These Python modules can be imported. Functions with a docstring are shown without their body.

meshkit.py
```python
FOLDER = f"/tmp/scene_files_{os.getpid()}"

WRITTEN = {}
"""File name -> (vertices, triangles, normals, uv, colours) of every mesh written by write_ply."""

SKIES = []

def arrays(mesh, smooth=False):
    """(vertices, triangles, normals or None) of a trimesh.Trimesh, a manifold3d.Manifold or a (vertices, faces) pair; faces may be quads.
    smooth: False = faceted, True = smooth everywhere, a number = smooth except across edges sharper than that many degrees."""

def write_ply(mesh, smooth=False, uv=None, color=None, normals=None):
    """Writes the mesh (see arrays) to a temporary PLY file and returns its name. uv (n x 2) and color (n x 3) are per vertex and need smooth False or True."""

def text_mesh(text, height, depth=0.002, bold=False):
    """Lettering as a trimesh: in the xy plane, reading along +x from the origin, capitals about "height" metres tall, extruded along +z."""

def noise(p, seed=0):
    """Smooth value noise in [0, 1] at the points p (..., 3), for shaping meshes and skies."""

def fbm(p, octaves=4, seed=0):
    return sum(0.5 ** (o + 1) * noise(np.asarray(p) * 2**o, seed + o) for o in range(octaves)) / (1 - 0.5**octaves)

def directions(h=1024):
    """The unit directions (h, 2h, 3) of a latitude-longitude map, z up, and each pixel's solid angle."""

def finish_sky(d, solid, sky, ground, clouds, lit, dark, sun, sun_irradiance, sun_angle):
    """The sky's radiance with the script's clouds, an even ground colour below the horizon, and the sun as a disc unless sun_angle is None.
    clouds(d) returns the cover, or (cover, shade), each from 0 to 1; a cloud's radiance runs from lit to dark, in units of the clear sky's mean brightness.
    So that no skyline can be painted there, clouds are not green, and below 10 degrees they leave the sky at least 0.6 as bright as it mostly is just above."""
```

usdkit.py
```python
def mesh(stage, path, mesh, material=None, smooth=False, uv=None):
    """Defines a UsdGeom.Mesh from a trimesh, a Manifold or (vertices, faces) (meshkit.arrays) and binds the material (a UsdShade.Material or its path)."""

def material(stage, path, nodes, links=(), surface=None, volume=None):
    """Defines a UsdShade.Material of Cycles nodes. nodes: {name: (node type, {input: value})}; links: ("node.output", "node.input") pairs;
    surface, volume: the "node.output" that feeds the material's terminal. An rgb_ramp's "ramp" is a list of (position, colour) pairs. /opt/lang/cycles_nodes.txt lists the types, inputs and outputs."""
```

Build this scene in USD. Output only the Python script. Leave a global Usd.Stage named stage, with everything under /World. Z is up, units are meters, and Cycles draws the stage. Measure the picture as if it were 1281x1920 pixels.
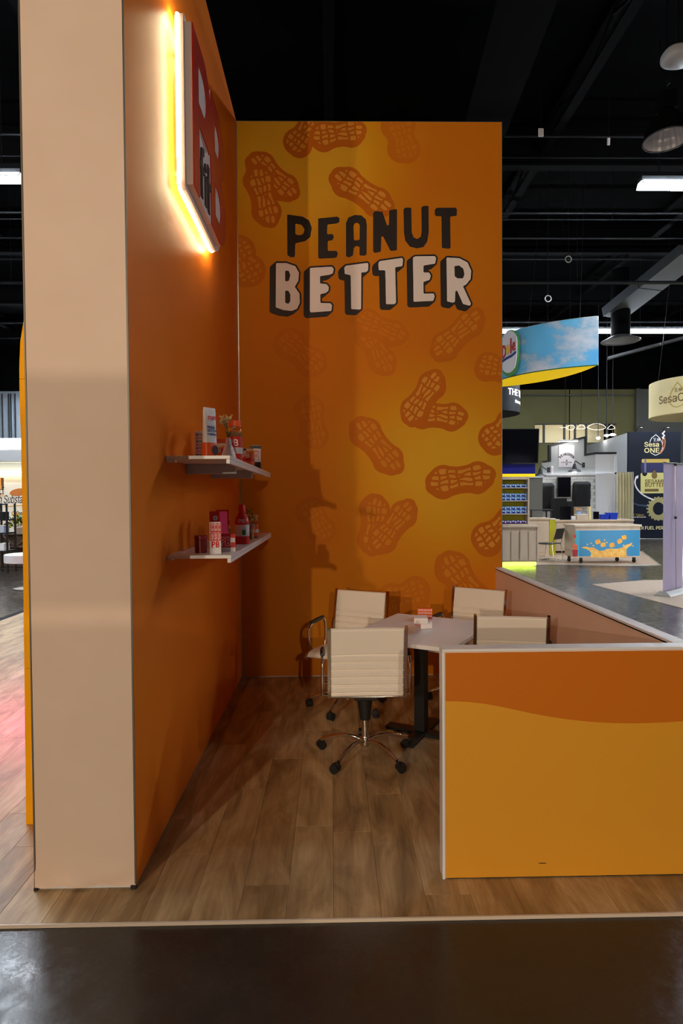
import math, random
import numpy as np, trimesh, manifold3d
from shapely.geometry import Polygon, Point, LineString, box as sbox, MultiPolygon
from shapely import affinity
from shapely.ops import unary_union
import meshkit, usdkit
from pxr import Gf, Sdf, Usd, UsdGeom, UsdLux, UsdShade

random.seed(7)
RNG = np.random.default_rng(7)
stage = Usd.Stage.CreateInMemory()
UsdGeom.SetStageUpAxis(stage, 'Z')
UsdGeom.SetStageMetersPerUnit(stage, 1.0)
UsdGeom.Xform.Define(stage, '/World')
UsdGeom.Scope.Define(stage, '/World/Looks')
V = np.array

# ------------------------------------------------------------------ camera
FPX, YAW, PITCH, ROLL, EYE = 1100.0, -0.0167, 0.0227, -0.0066, V([0, 0, 1.65])
EXPOSURE = 1.0
def cam_axes():
    cy, sy = math.cos(YAW), math.sin(YAW)
    r, f, u = V([cy, sy, 0.]), V([-sy, cy, 0.]), V([0, 0, 1.])
    f2 = f * math.cos(PITCH) - u * math.sin(PITCH); u2 = u * math.cos(PITCH) + f * math.sin(PITCH)
    return r * math.cos(ROLL) + u2 * math.sin(ROLL), u2 * math.cos(ROLL) - r * math.sin(ROLL), f2
CR, CU, CF = cam_axes()
cam = UsdGeom.Camera.Define(stage, '/World/camera')
cam.AddTransformOp().Set(Gf.Matrix4d(*CR, 0, *CU, 0, *(-CF), 0, *EYE, 1))
cam.CreateHorizontalApertureAttr(36.0); cam.CreateVerticalApertureAttr(36.0 * 1920 / 1281)
cam.CreateFocalLengthAttr(36.0 * FPX / 1281)
cam.CreateClippingRangeAttr(Gf.Vec2f(0.05, 500))
cam.CreateExposureAttr(EXPOSURE)

def at(px, py, X=None, Y=None, Z=None):
    """the point of the place that the photo's pixel shows, on the plane x = X, y = Y or z = Z"""
    d = CF + CR * (px - 640.5) / FPX - CU * (py - 960) / FPX
    t = (X - EYE[0]) / d[0] if X is not None else (Y - EYE[1]) / d[1] if Y is not None else (Z - EYE[2]) / d[2]
    return EYE + t * d

# ------------------------------------------------------------------ light levels
HALL = 54.0            # fluorescent fixtures of the hall
KEY_A, KEY_C, PILLAR_FILL = 355.0, 420.0, 660.0   # warm spotlights across the aisle; the last is added to brighten the pillar
LED = 15.0             # halo of the logo sign
HALL_COL, WARM_COL, LED_COL = (0.86, 0.95, 1.06), (1.0, 0.82, 0.60), (1.0, 0.86, 0.52)

# ------------------------------------------------------------------ helpers
def S(r, g, b):
    c = V([r, g, b], float) / 255
    return tuple(float(x) for x in np.where(c <= .04045, c / 12.92, ((c + .055) / 1.055) ** 2.4))
USED = {}
def fresh(parent, name):
    k = USED.setdefault(parent, {}); n = k.get(name, 0); k[name] = n + 1
    return f'{parent}/{name}' if n == 0 else f'{parent}/{name}_{n:03d}'
def mat(name, col, rough=.5, metal=0., **k):
    return usdkit.material(stage, f'/World/Looks/{name}', {'p': ('principled_bsdf', dict(base_color=col, roughness=rough, metallic=metal, **k))}, [], surface='p.BSDF')
def emit(name, col, s):
    return usdkit.material(stage, f'/World/Looks/{name}', {'e': ('emission', dict(color=col, strength=s))}, [], surface='e.emission')
def noisy(name, a, b, scale, rough=.5, stretch=(1, 1, 1), detail=4, lo=.35, hi=.65, bump=0., rough2=None, metal=0., rnd=False, spec=.5):
    """two tones mixed by noise in the place's own coordinates"""
    n = {'g': ('geometry', {}), 'm': ('mapping', {'scale': stretch}), 'n': ('noise_texture', {'scale': scale, 'detail': detail, 'roughness': .6}),
         'r': ('rgb_ramp', {'ramp': [(lo, a), (hi, b)]}), 'p': ('principled_bsdf', {'roughness': rough, 'metallic': metal, 'specular_ior_level': spec})}
    l = [('g.position', 'm.vector'), ('m.vector', 'n.vector'), ('n.fac', 'r.fac'), ('r.color', 'p.base_color')]
    if rnd:
        n['o'] = ('object_info', {}); n['w'] = ('math', {'math_type': 'multiply', 'value2': 37.0}); n['c'] = ('combine_xyz', {}); n['v'] = ('vector_math', {'math_type': 'add'})
        l += [('o.random', 'w.value1'), ('w.value', 'c.x'), ('w.value', 'c.z'), ('g.position', 'v.vector1'), ('c.vector', 'v.vector2'), ('v.vector', 'm.vector')]
        l = [x for x in l if x != ('g.position', 'm.vector')]
    if bump:
        n['b'] = ('bump', {'strength': bump, 'distance': .01}); l += [('n.fac', 'b.height'), ('b.normal', 'p.normal')]
    if rough2 is not None:
        n['q'] = ('map_range', {'from_min': lo, 'from_max': hi, 'to_min': rough, 'to_max': rough2}); l += [('n.fac', 'q.value'), ('q.result', 'p.roughness')]
    return usdkit.material(stage, f'/World/Looks/{name}', n, l, surface='p.BSDF')

def box(x0, x1, y0, y1, z0, z1):
    m = trimesh.creation.box([x1 - x0, y1 - y0, z1 - z0]); m.apply_translation([(x0 + x1) / 2, (y0 + y1) / 2, (z0 + z1) / 2]); return m
def cbox(x0, x1, y0, y1, z0, z1, c=.004):
    """box with chamfered edges"""
    p = []
    for sx in (0, 1):
        for sy in (0, 1):
            for sz in (0, 1):
                q = V([(x0, x1)[sx], (y0, y1)[sy], (z0, z1)[sz]], float); s = V([1 - 2 * sx, 1 - 2 * sy, 1 - 2 * sz]) * c
                for k in range(3):
                    o = s.copy(); o[k] = 0; p.append(q + o)
    return trimesh.convex.convex_hull(V(p))
def cat(*m): return trimesh.util.concatenate([x for y in m for x in (y if isinstance(y, (list, tuple)) else [y])])
def tube(pts, r, n=10, caps=True):
    p = V(pts, float); r = np.broadcast_to(r, (len(p),)).astype(float)
    t = np.gradient(p, axis=0); t /= np.linalg.norm(t, axis=1, keepdims=True) + 1e-12
    a = np.zeros_like(t); ref = V([0, 0, 1.]) if abs(t[0][2]) < .9 else V([1., 0, 0])
    for i in range(len(p)):
        ref = ref - t[i] * (ref @ t[i]); ref /= np.linalg.norm(ref) + 1e-12; a[i] = ref
    b = np.cross(t, a); ang = np.arange(n) * 2 * np.pi / n
    v = p[:, None] + r[:, None, None] * (np.cos(ang)[None, :, None] * a[:, None] + np.sin(ang)[None, :, None] * b[:, None])
    v = v.reshape(-1, 3); f = []
    for i in range(len(p) - 1):
        for j in range(n):
            k = (j + 1) % n; f += [[i * n + j, i * n + k, (i + 1) * n + k], [i * n + j, (i + 1) * n + k, (i + 1) * n + j]]
    if caps:
        v = np.vstack([v, p[0], p[-1]]); c0, c1, e = len(v) - 2, len(v) - 1, (len(p) - 1) * n
        for j in range(n):
            k = (j + 1) % n; f += [[c0, k, j], [c1, e + j, e + k]]
    return trimesh.Trimesh(v, f, process=False)
def rod(a, b, r, n=8): return tube([a, b], r, n)
def lathe(prof, n=24, at_=(0, 0, 0)):
    """closed solid of revolution about z from (radius, height) pairs"""
    p = list(prof)
    if p[0][0] > 1e-6: p = [(0, p[0][1])] + p
    if p[-1][0] > 1e-6: p = p + [(0, p[-1][1])]
    m = trimesh.creation.revolve(V(p, float), sections=n); m.apply_translation(at_); return m
def polys(g):
    if g.is_empty: return []
    return [x for x in getattr(g, 'geoms', [g]) if x.geom_type == 'Polygon' and x.area > 1e-9]
def ext(g, d): return cat([trimesh.creation.extrude_polygon(x, d, engine='earcut') for x in polys(g)])
def put(m, o, right=(1, 0, 0), up=(0, 0, 1)):
    """a mesh drawn in the xy plane set up at o, reading along right"""
    r, u = V(right, float), V(up, float); r /= np.linalg.norm(r); u -= r * (u @ r); u /= np.linalg.norm(u)
    T = np.eye(4); T[:3, 0], T[:3, 1], T[:3, 2], T[:3, 3] = r, u, np.cross(r, u), o
    m = m.copy(); m.apply_transform(T); return m
def text(s, h, bold=False, depth=.002, width=None, slant=0., center=False):
    m = meshkit.text_mesh(s, h, depth, bold)
    if slant: m.vertices[:, 0] += slant * m.vertices[:, 1]
    if width: m.apply_scale([width / (m.bounds[1][0] - m.bounds[0][0]), 1, 1])
    if center: m.apply_translation([-m.bounds.mean(0)[0], 0, 0])
    return m
def turn(m, deg, o=(0, 0, 0)):
    m = m.copy(); m.apply_transform(trimesh.transformations.rotation_matrix(math.radians(deg), [0, 0, 1], o)); return m
def ell(cx, cy, a, b, n=32):
    t = np.linspace(0, 2 * np.pi, n, endpoint=False); return Polygon(np.stack([cx + a * np.cos(t), cy + b * np.sin(t)], 1))
def rrect(x0, y0, x1, y1, r): return sbox(x0 + r, y0 + r, x1 - r, y1 - r).buffer(r, 4)
def tape(pts, w): return LineString(pts).buffer(w / 2, 4)

class Thing:
    """a top-level Xform at the thing's base; parts are given in the place's coordinates, or in the thing's own when loc is (0,0,0) or own=True"""
    def __init__(s, name, label=None, category=None, loc=(0, 0, 0), rot=0., group=None, kind=None, own=False):
        s.base = name; s.path = fresh('/World', name); s.loc = V(loc, float); s.own = own
        x = s.x = UsdGeom.Xform.Define(stage, s.path); x.AddTranslateOp().Set(Gf.Vec3d(*map(float, loc))); x.AddRotateZOp().Set(float(rot))
        tagp(x.GetPrim(), label, category, group, kind)
    def add(s, name, mesh, m, parent=None, smooth=False, label=None, kind=None):
        p = fresh(parent or s.path, name)
        if isinstance(mesh, (list, tuple)): mesh = cat(*mesh)
        mesh = mesh.copy()
        if not s.own: mesh.apply_translation(-s.loc)
        q = usdkit.mesh(stage, p, mesh, m, smooth=smooth)
        if label: q.GetPrim().SetCustomDataByKey('label', label)
        if kind: q.GetPrim().SetCustomDataByKey('kind', kind)
        return p
def tagp(p, label=None, category=None, group=None, kind=None):
    for k, v in (('label', label), ('category', category), ('group', group), ('kind', kind)):
        if v: p.SetCustomDataByKey(k, v)
def struct(name): return Thing(name, kind='structure')
def one(name, mesh, m, label, category, group=None, smooth=False):
    p = fresh('/World', name); q = usdkit.mesh(stage, p, cat(mesh) if isinstance(mesh, (list, tuple)) else mesh, m, smooth=smooth); tagp(q.GetPrim(), label, category, group); return q
def copy(src, label, loc, rot=0., group=None, category=None):
    name = src.base
    p = fresh('/World', name); x = UsdGeom.Xform.Define(stage, p); pr = x.GetPrim()
    pr.GetReferences().AddInternalReference(Sdf.Path(src.path)); pr.SetInstanceable(True)
    pr.GetAttribute('xformOp:translate').Set(Gf.Vec3d(*map(float, loc))); pr.GetAttribute('xformOp:rotateZ').Set(float(rot))
    tagp(pr, label, category, group); return pr

# ------------------------------------------------------------------ materials
M = {}
M['peach'] = noisy('peach_fabric', S(236, 206, 186), S(240, 211, 192), 3, rough=.85, detail=2)
M['orange'] = noisy('orange_fabric', S(240, 126, 36), S(243, 132, 38), 2, rough=.40, detail=2, spec=.08)
M['arch_orange'] = mat('arch_orange', S(255, 180, 6), .6, specular_ior_level=.15)
M['alu'] = mat('aluminium', (.55, .53, .5), .35, .9)
M['white'] = mat('white_laminate', S(238, 234, 232), .38)
M['white_wall'] = mat('white_wall', S(225, 226, 230), .6)
M['grey_wall'] = mat('grey_panel', S(190, 192, 192), .6)
M['cream'] = mat('cream_leatherette', S(246, 236, 224), .42)
M['chrome'] = mat('chrome', (.72, .70, .67), .08, 1.)
M['black'] = mat('black_plastic', (.012, .012, .013), .45)
M['black_matt'] = mat('black_matt', (.008, .008, .009), .9)
M['screen'] = mat('screen_glass', (.004, .004, .006), .12)
M['ceiling'] = noisy('ceiling_black', (.001, .0011, .0012), (.002, .0021, .0024), 1.2, rough=.9, spec=.05)
M['steel_black'] = mat('painted_black_steel', (.0025, .0025, .0028), .8, specular_ior_level=.06)
M['steel_grey'] = mat('galvanised_duct', (.07, .075, .08), .5, .5)
M['pipe'] = mat('sprinkler_pipe', (.022, .023, .026), .4, .7)
M['print_black'] = mat('print_black', S(30, 16, 16), .6)
M['print_white'] = mat('print_white', S(246, 236, 236), .6)
M['print_yellow'] = mat('print_yellow', S(228, 158, 42), .62, specular_ior_level=.3)
M['print_orange'] = mat('print_orange', S(208, 112, 10), .62, specular_ior_level=.3)
M['red'] = mat('red_acrylic', S(205, 48, 16), .35)
M['pk_red'] = mat('pack_red', S(226, 38, 26), .4)
M['pk_orange'] = mat('pack_orange', S(240, 92, 20), .4)
M['pk_white'] = mat('pack_white', S(240, 234, 236), .4)
M['pk_magenta'] = mat('pack_magenta', S(205, 40, 110), .4)
M['pk_dark'] = mat('pack_dark', S(50, 20, 18), .45)
M['pk_green'] = mat('pack_green', S(40, 150, 80), .4)
M['powder'] = noisy('peanut_powder', S(190, 140, 84), S(214, 166, 104), 60, rough=.6)
M['glass'] = mat('jar_glass', (.95, .95, .93), .03, transmission_weight=1.0, ior=1.45)
M['dry_stem'] = noisy('dried_flower', S(196, 170, 120), S(226, 206, 160), 40, rough=.9)
M['dry_leaf'] = mat('dried_leaf', S(110, 112, 70), .8)
M['yellow'] = mat('yellow_glow_fabric', S(255, 222, 10), .7, emission_color=S(255, 214, 6), emission_strength=.22)  # slight glow added to brighten the hanging sign's underside
M['blue'] = mat('royal_blue', S(28, 32, 130), .4)
M['bin_blue'] = mat('blue_tote', S(20, 60, 190), .4)
M['lime'] = mat('lime_panel', S(190, 185, 30), .6)
M['light_wood'] = noisy('light_oak', S(206, 184, 160), S(216, 196, 172), 6, rough=.5, stretch=(1, 1, .15))
M['navy'] = mat('navy_print', S(16, 22, 38), .4)
M['cream_print'] = mat('cream_print', S(238, 222, 160), .6)
M['gold'] = mat('gold_print', S(196, 166, 84), .5)
M['brass'] = mat('print_brown', S(120, 96, 50), .6)
M['lavender'] = mat('banner_back', S(232, 224, 244), .6)
M['banner'] = usdkit.material(stage, '/World/Looks/banner_cloth', {'d': ('diffuse_bsdf', {'color': S(236, 228, 248)}), 't': ('translucent_bsdf', {'color': S(236, 228, 248)}), 'x': ('mix_closure', {'fac': .45})}, [('d.BSDF', 'x.closure1'), ('t.BSDF', 'x.closure2')], surface='x.closure')
M['curtain'] = mat('khaki_drape', S(208, 200, 160), .9)
M['khaki'] = noisy('hall_wall_khaki', S(132, 126, 82), S(137, 131, 87), .4, rough=.8)
M['hall_grey'] = noisy('hall_wall_grey', S(112, 112, 104), S(118, 118, 110), .4, rough=.8)
M['hall_blue'] = noisy('hall_wall_blue', S(172, 184, 196), S(178, 190, 202), .4, rough=.8)
M['green_leaf'] = mat('green_leaf', S(52, 88, 30), .6)
M['yellow_flower'] = mat('yellow_flower', S(220, 196, 30), .7)
M['brown_cloth'] = mat('brown_tablecloth', S(82, 62, 44), .9)
M['warm_white'] = mat('warm_white_wall', S(236, 226, 206), .6)
M['lamp_cool'] = emit('lamp_tube', HALL_COL, HALL)
M['led'] = emit('led_strip', LED_COL, LED)
M['lime_led'] = emit('lime_led', (.72, 1.0, .10), 1.5)
M['cool_led'] = emit('cool_led', (1.0, .97, .93), 22.0)
M['neon'] = emit('neon', (1.0, .9, .72), 1.3)
M['lightbox'] = emit('lightbox_white', (1.0, 1.0, 1.0), 1.6)
M['lit_cream'] = mat('lit_cream_wall', S(246, 236, 204), .7)

# ------------------------------------------------------------------ the setting: booth shell
XW, XR, D, XP, YF, HT = -.844, 1.584, 5.426, -1.268, 2.473, 5.09
YL, XL, HL, YE, XS = 2.496, .469, 1.002, 2.267, 1.518
FZ = -.012   # concrete

# concrete hall floor
n = {'g': ('geometry', {}), 'n1': ('noise_texture', {'scale': .7, 'detail': 6, 'roughness': .65}), 'n2': ('noise_texture', {'scale': 9, 'detail': 5, 'roughness': .7}),
     'r1': ('rgb_ramp', {'ramp': [(.3, (.026, .021, .017)), (.7, (.052, .044, .037))]}), 'r2': ('map_range', {'from_min': .3, 'from_max': .7, 'to_min': .13, 'to_max': .34}),
     'b': ('bump', {'strength': .12, 'distance': .01}), 'p': ('principled_bsdf', {'specular_ior_level': .5})}
M['concrete'] = usdkit.material(stage, '/World/Looks/polished_concrete', n, [('g.position', 'n1.vector'), ('g.position', 'n2.vector'), ('n1.fac', 'r1.fac'), ('r1.color', 'p.base_color'),
    ('n2.fac', 'r2.value'), ('r2.result', 'p.roughness'), ('n2.fac', 'b.height'), ('b.normal', 'p.normal')], surface='p.BSDF')
t = struct('floor'); t.add('concrete_slab', box(-42, 42, -24, 34.5, FZ - .3, FZ), M['concrete'])

# wood-look vinyl planks
def plank_mat(i, a, b, c):
    n = {'g': ('geometry', {}), 'o': ('object_info', {}), 'w': ('math', {'math_type': 'multiply', 'value2': 53.0}), 'c': ('combine_xyz', {}), 'v': ('vector_math', {'math_type': 'add'}),
         'm': ('mapping', {'scale': (5.5, 1.5, 1)}), 'm2': ('mapping', {'scale': (60, 2.0, 1)}), 'n': ('noise_texture', {'scale': 1.0, 'detail': 5, 'roughness': .62, 'distortion': 1.5}), 'n2': ('noise_texture', {'scale': 1.0, 'detail': 3, 'roughness': .6}),
         'r': ('rgb_ramp', {'ramp': [(.28, a), (.5, b), (.72, c)]}), 'r2': ('rgb_ramp', {'ramp': [(.3, (.80, .78, .76)), (.62, (1, 1, 1))]}), 'x': ('mix', {'mix_type': 'multiply', 'fac': .8}),
         'b': ('bump', {'strength': .08, 'distance': .003}), 'p': ('principled_bsdf', {'roughness': .42})}
    l = [('o.random', 'w.value1'), ('w.value', 'c.x'), ('w.value', 'c.y'), ('g.position', 'v.vector1'), ('c.vector', 'v.vector2'), ('v.vector', 'm.vector'), ('v.vector', 'm2.vector'), ('m.vector', 'n.vector'), ('m2.vector', 'n2.vector'),
         ('n.fac', 'r.fac'), ('n2.fac', 'r2.fac'), ('r.color', 'x.color1'), ('r2.color', 'x.color2'), ('x.color', 'p.base_color'), ('n2.fac', 'b.height'), ('b.normal', 'p.normal')]
    return usdkit.material(stage, f'/World/Looks/vinyl_plank_{i}', n, l, surface='p.BSDF')
PL = [plank_mat(0, S(136, 106, 68), S(184, 150, 106), S(220, 188, 140)), plank_mat(1, S(124, 95, 58), S(172, 139, 95), S(210, 176, 128)), plank_mat(2, S(144, 115, 76), S(190, 158, 114), S(224, 194, 148))]
t = struct('floor_booth'); t.add('underlay', box(-4.70, 1.66, YE + .005, 9.0, FZ, -.0045), M['black_matt'])
PW, PLEN = .1905, 1.22
k = 0
for i in range(-24, 9):
    x0 = -.004 + i * PW; x1 = x0 + PW
    a, b = max(x0, -4.70), min(x1, 1.66)
    if b - a < .02: continue
    y = YE - [0.62, .17, .93, .40][i % 4] - .08 * (i % 3)
    while y < 9.0:
        c, d = max(y, YE + .006), min(y + PLEN, 9.0)
        hidden = (b < XW - .05 and a > XP + .05 and c > YF and d < 5.4)
        if d - c > .03 and not hidden:
            t.add('plank', cbox(a + .0004, b - .0004, c + .0004, d - .0004, -.0045, 0, .0009), PL[(i * 7 + k * 3) % 3]); k += 1
        y += PLEN
t = struct('trim_1'); t.add('edge_strip', cat(box(-4.72, 1.68, YE - .003, YE + .0045, FZ, .0012)), mat('edge_plastic', S(226, 206, 188), .5))

# tall divider wall (pillar end towards us)
t = struct('wall_left')
t.add('core', box(XP + .006, XW - .006, YF + .006, D + .1, FZ + .0121, HT - .006), M['white_wall'])
# end panel: stretched fabric with a few folds at its foot
nx, nz = 25, 120
zz = np.concatenate([np.linspace(.012, .22, 70), np.linspace(.23, HT, 50)]); xx = np.linspace(XP, XW, nx)
gx, gz = np.meshgrid(xx, zz); fo = np.clip(1 - (gz - .012) / .12, 0, 1) ** 1.5
gy = YF - fo * (.006 * np.sin((gx - XP) * 38 + gz * 30) * np.clip((XW - gx) * 9, 0, 1) + .004 * np.sin((gx - XP) * 17 - gz * 52) + .004) - .0015 * np.sin(gx * 3) * np.sin(gz * 1.3)
v = np.stack([gx, gy, gz], -1).reshape(-1, 3); I = np.arange(nx * nz).reshape(nz, nx)
f = np.concatenate([np.stack([I[:-1, :-1], I[:-1, 1:], I[1:, 1:]], -1).reshape(-1, 3), np.stack([I[:-1, :-1], I[1:, 1:], I[1:, :-1]], -1).reshape(-1, 3)])
e = trimesh.Trimesh(v, f, process=False); e2 = e.copy(); e2.vertices[:, 1] = YF + .006; e2.invert()
t.add('fabric_panel', cat(e, box(XP, XW, YF + .002, YF + .006, .012, HT)), M['peach'], smooth=True, label='peach fabric panel on the narrow end of the wall')
t.add('fabric_panel', box(XW - .006, XW, YF + .004, D, .010, HT), M['orange'], label='orange fabric panel with shelves and sign')
t.add('fabric_panel', box(XP, XP + .006, YF + .004, D + .1, .010, HT), M['arch_orange'])
t.add('corner_profile', cat(box(XW - .004, XW + .003, YF - .003, YF + .003, 0, HT), box(XP - .003, XP + .003, YF - .003, YF + .003, 0, HT)), mat('dark_profile', (.16, .14, .12), .5, .6))
t.add('corner_foot', cat(cbox(XW - .02, XW + .004, YF - .010, YF + .004, 0, .016, .002), cbox(XP - .004, XP + .012, YF - .010, YF + .004, 0, .012, .002)), M['black'])
t.add('corner_profile', cat(box(XW, XW + .007, D - .010, D - .003, 0, HT - .02)), M['alu'])

# rounded orange panel that juts out of the other side of the divider
t = Thing('side_arch_panel', 'yellow-orange panel with a rounded top edge jutting out behind the tall peach pillar', 'panel', (-1.42, 3.0, 0))
ol = [at(a, b, Y=2.98) for a, b in ((49, 1547), (45.5, 1250), (42.5, 1000), (39.5, 830), (37, 760), (36, 690), (38, 640), (46, 590))]
pts = [(p[0], max(p[2], 0)) for p in ol] + [(-1.46, 2.68), (-1.40, 2.76), (-1.31, 2.82), (-1.26, 2.84), (-1.268, 0)]
pts[0] = (pts[0][0], 0)
pan = Polygon(pts).buffer(0)
zs = [0, .80, 1.60, 2.26, 2.9]
for a, b in zip(zs[:-1], zs[1:]):
    t.add('panel_section', put(ext(pan.intersection(sbox(-2, a + .0008, -1.2688, b - .0008)), .10), (0, 3.08, 0)), M['arch_orange'])

# back wall with its printed graphic
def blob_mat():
    c1, c2 = at(835, 880, Y=D), at(560, 300, Y=D)  # yellow patch of the print; second centre paints in the sign's LED glow
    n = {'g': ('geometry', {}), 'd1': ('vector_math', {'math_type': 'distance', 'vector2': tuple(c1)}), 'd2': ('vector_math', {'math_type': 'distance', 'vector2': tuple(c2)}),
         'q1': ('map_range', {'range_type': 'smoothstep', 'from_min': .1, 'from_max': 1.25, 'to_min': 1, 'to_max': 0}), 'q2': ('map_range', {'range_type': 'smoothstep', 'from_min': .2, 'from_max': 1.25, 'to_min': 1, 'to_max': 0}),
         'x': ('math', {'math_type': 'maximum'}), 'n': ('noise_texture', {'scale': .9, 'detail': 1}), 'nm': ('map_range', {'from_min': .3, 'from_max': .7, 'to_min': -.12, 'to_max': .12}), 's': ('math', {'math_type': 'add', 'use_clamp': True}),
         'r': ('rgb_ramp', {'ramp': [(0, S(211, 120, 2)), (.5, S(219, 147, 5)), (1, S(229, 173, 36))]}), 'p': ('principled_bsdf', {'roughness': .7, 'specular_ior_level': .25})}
    return usdkit.material(stage, '/World/Looks/back_wall_print_and_glow', n, [('g.position', 'd1.vector1'), ('g.position', 'd2.vector1'), ('g.position', 'n.vector'), ('d1.value', 'q1.value'), ('d2.value', 'q2.value'), ('q1.result', 'x.value1'), ('q2.result', 'x.value2'),
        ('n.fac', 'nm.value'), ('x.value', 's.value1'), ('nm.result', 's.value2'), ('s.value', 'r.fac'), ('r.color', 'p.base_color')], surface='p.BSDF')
t = struct('wall_back')
t.add('core', box(XW + .001, XR - .004, D + .003, D + .10, FZ + .001, HT - .004), M['white_wall'])
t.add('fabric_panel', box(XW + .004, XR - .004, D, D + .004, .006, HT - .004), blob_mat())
t.add('edge_profile', cat(box(XR - .004, XR + .002, D - .003, D + .10, 0, HT), box(XW, XR + .002, D - .002, D + .10, HT - .004, HT)), M['alu'])
WB = t
def wallxy(px, py): p = at(px, py, Y=D); return p[0], p[2]
PCOL = {c: (mat(f'peanut_ink_{c}', a, .7, specular_ior_level=.25), mat(f'peanut_cell_{c}', b, .7, specular_ior_level=.25)) for c, a, b in (
    (0, S(197, 103, 3), S(222, 150, 50)), (1, S(201, 108, 4), S(214, 132, 28)), (2, S(205, 113, 5), S(212, 124, 14)))}
wall_rect = sbox(XW + .006, .0, XR - .006, HT - .006)
def peanut(L, w):
    A = Point(-.26 * L, 0).buffer(w * .5, 12).union(Point(.26 * L, 0).buffer(w * .47, 12)); A = A.union(affinity.scale(Point(-.20 * L, 0).buffer(.3 * L, 12), 1, w * .42 / (.3 * L))).union(affinity.scale(Point(.2 * L, 0).buffer(.3 * L, 12), 1, w * .40 / (.3 * L)))
    U = A.union(sbox(-.25 * L, -.36 * w, .25 * L, .36 * w)); U = U.buffer(.12 * w).buffer(-.24 * w).buffer(.12 * w)
    rim = U.buffer(.10 * w).union(affinity.translate(U, -.05 * w, -.20 * w).buffer(.06 * w))
    us = np.linspace(-.5 * L - .02, .5 * L + .02, 40); lines = []
    hw = lambda u: .40 * w - .11 * w * math.exp(-(u / (.13 * L)) ** 2)
    for k in (-.52, .02, .52):
        lines.append(LineString([(u, k * hw(u) + .03 * w * math.sin(u / L * 25 + k * 9)) for u in us]).buffer(.042 * w, 2))
    for j, u0 in enumerate(np.linspace(-.42, .42, 7)):
        lines.append(LineString([(u0 * L + .05 * L * math.cos(v * 2.2 / w) * (-1 if u0 < 0 else 1) + .018 * L * math.sin(v * 9 / w + j), v) for v in np.linspace(-.6 * w, .6 * w, 9)]).buffer(.042 * w, 2))
    cells = U.buffer(-.05 * w).difference(unary_union(lines)).buffer(-.018 * w).buffer(.018 * w).simplify(.012 * w)
    return rim.simplify(.01 * w), cells
PE = [(570, 248, 84, 46, -52, 0), (634, 249, 100, 46, -8, 0), (514, 330, 112, 46, 42, 0), (496, 368, 112, 47, 76, 0), (681, 358, 128, 48, 33, 0), (458, 490, 76, 58, 60, 1), (756, 258, 84, 52, 76, 2),
      (715, 613, 104, 44, 22, 2), (707, 652, 108, 46, 62, 2), (857, 625, 122, 46, -42, 1), (938, 690, 86, 46, 14, 1), (792, 744, 112, 47, -56, 0), (822, 776, 106, 46, 6, 0), (710, 835, 126, 50, 50, 1),
      (940, 806, 84, 50, -42, 0), (864, 896, 126, 52, -7, 0), (703, 985, 110, 48, 96, 1), (736, 985, 116, 46, -50, 1), (934, 992, 104, 54, -36, 0), (872, 1092, 132, 56, 55, 1), (757, 1116, 90, 56, -18, 2),
      (566, 660, 104, 50, 40, 2), (588, 792, 96, 46, 80, 2), (596, 975, 84, 46, 60, 2)]
PXM = D / FPX * .995
done = None
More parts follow.
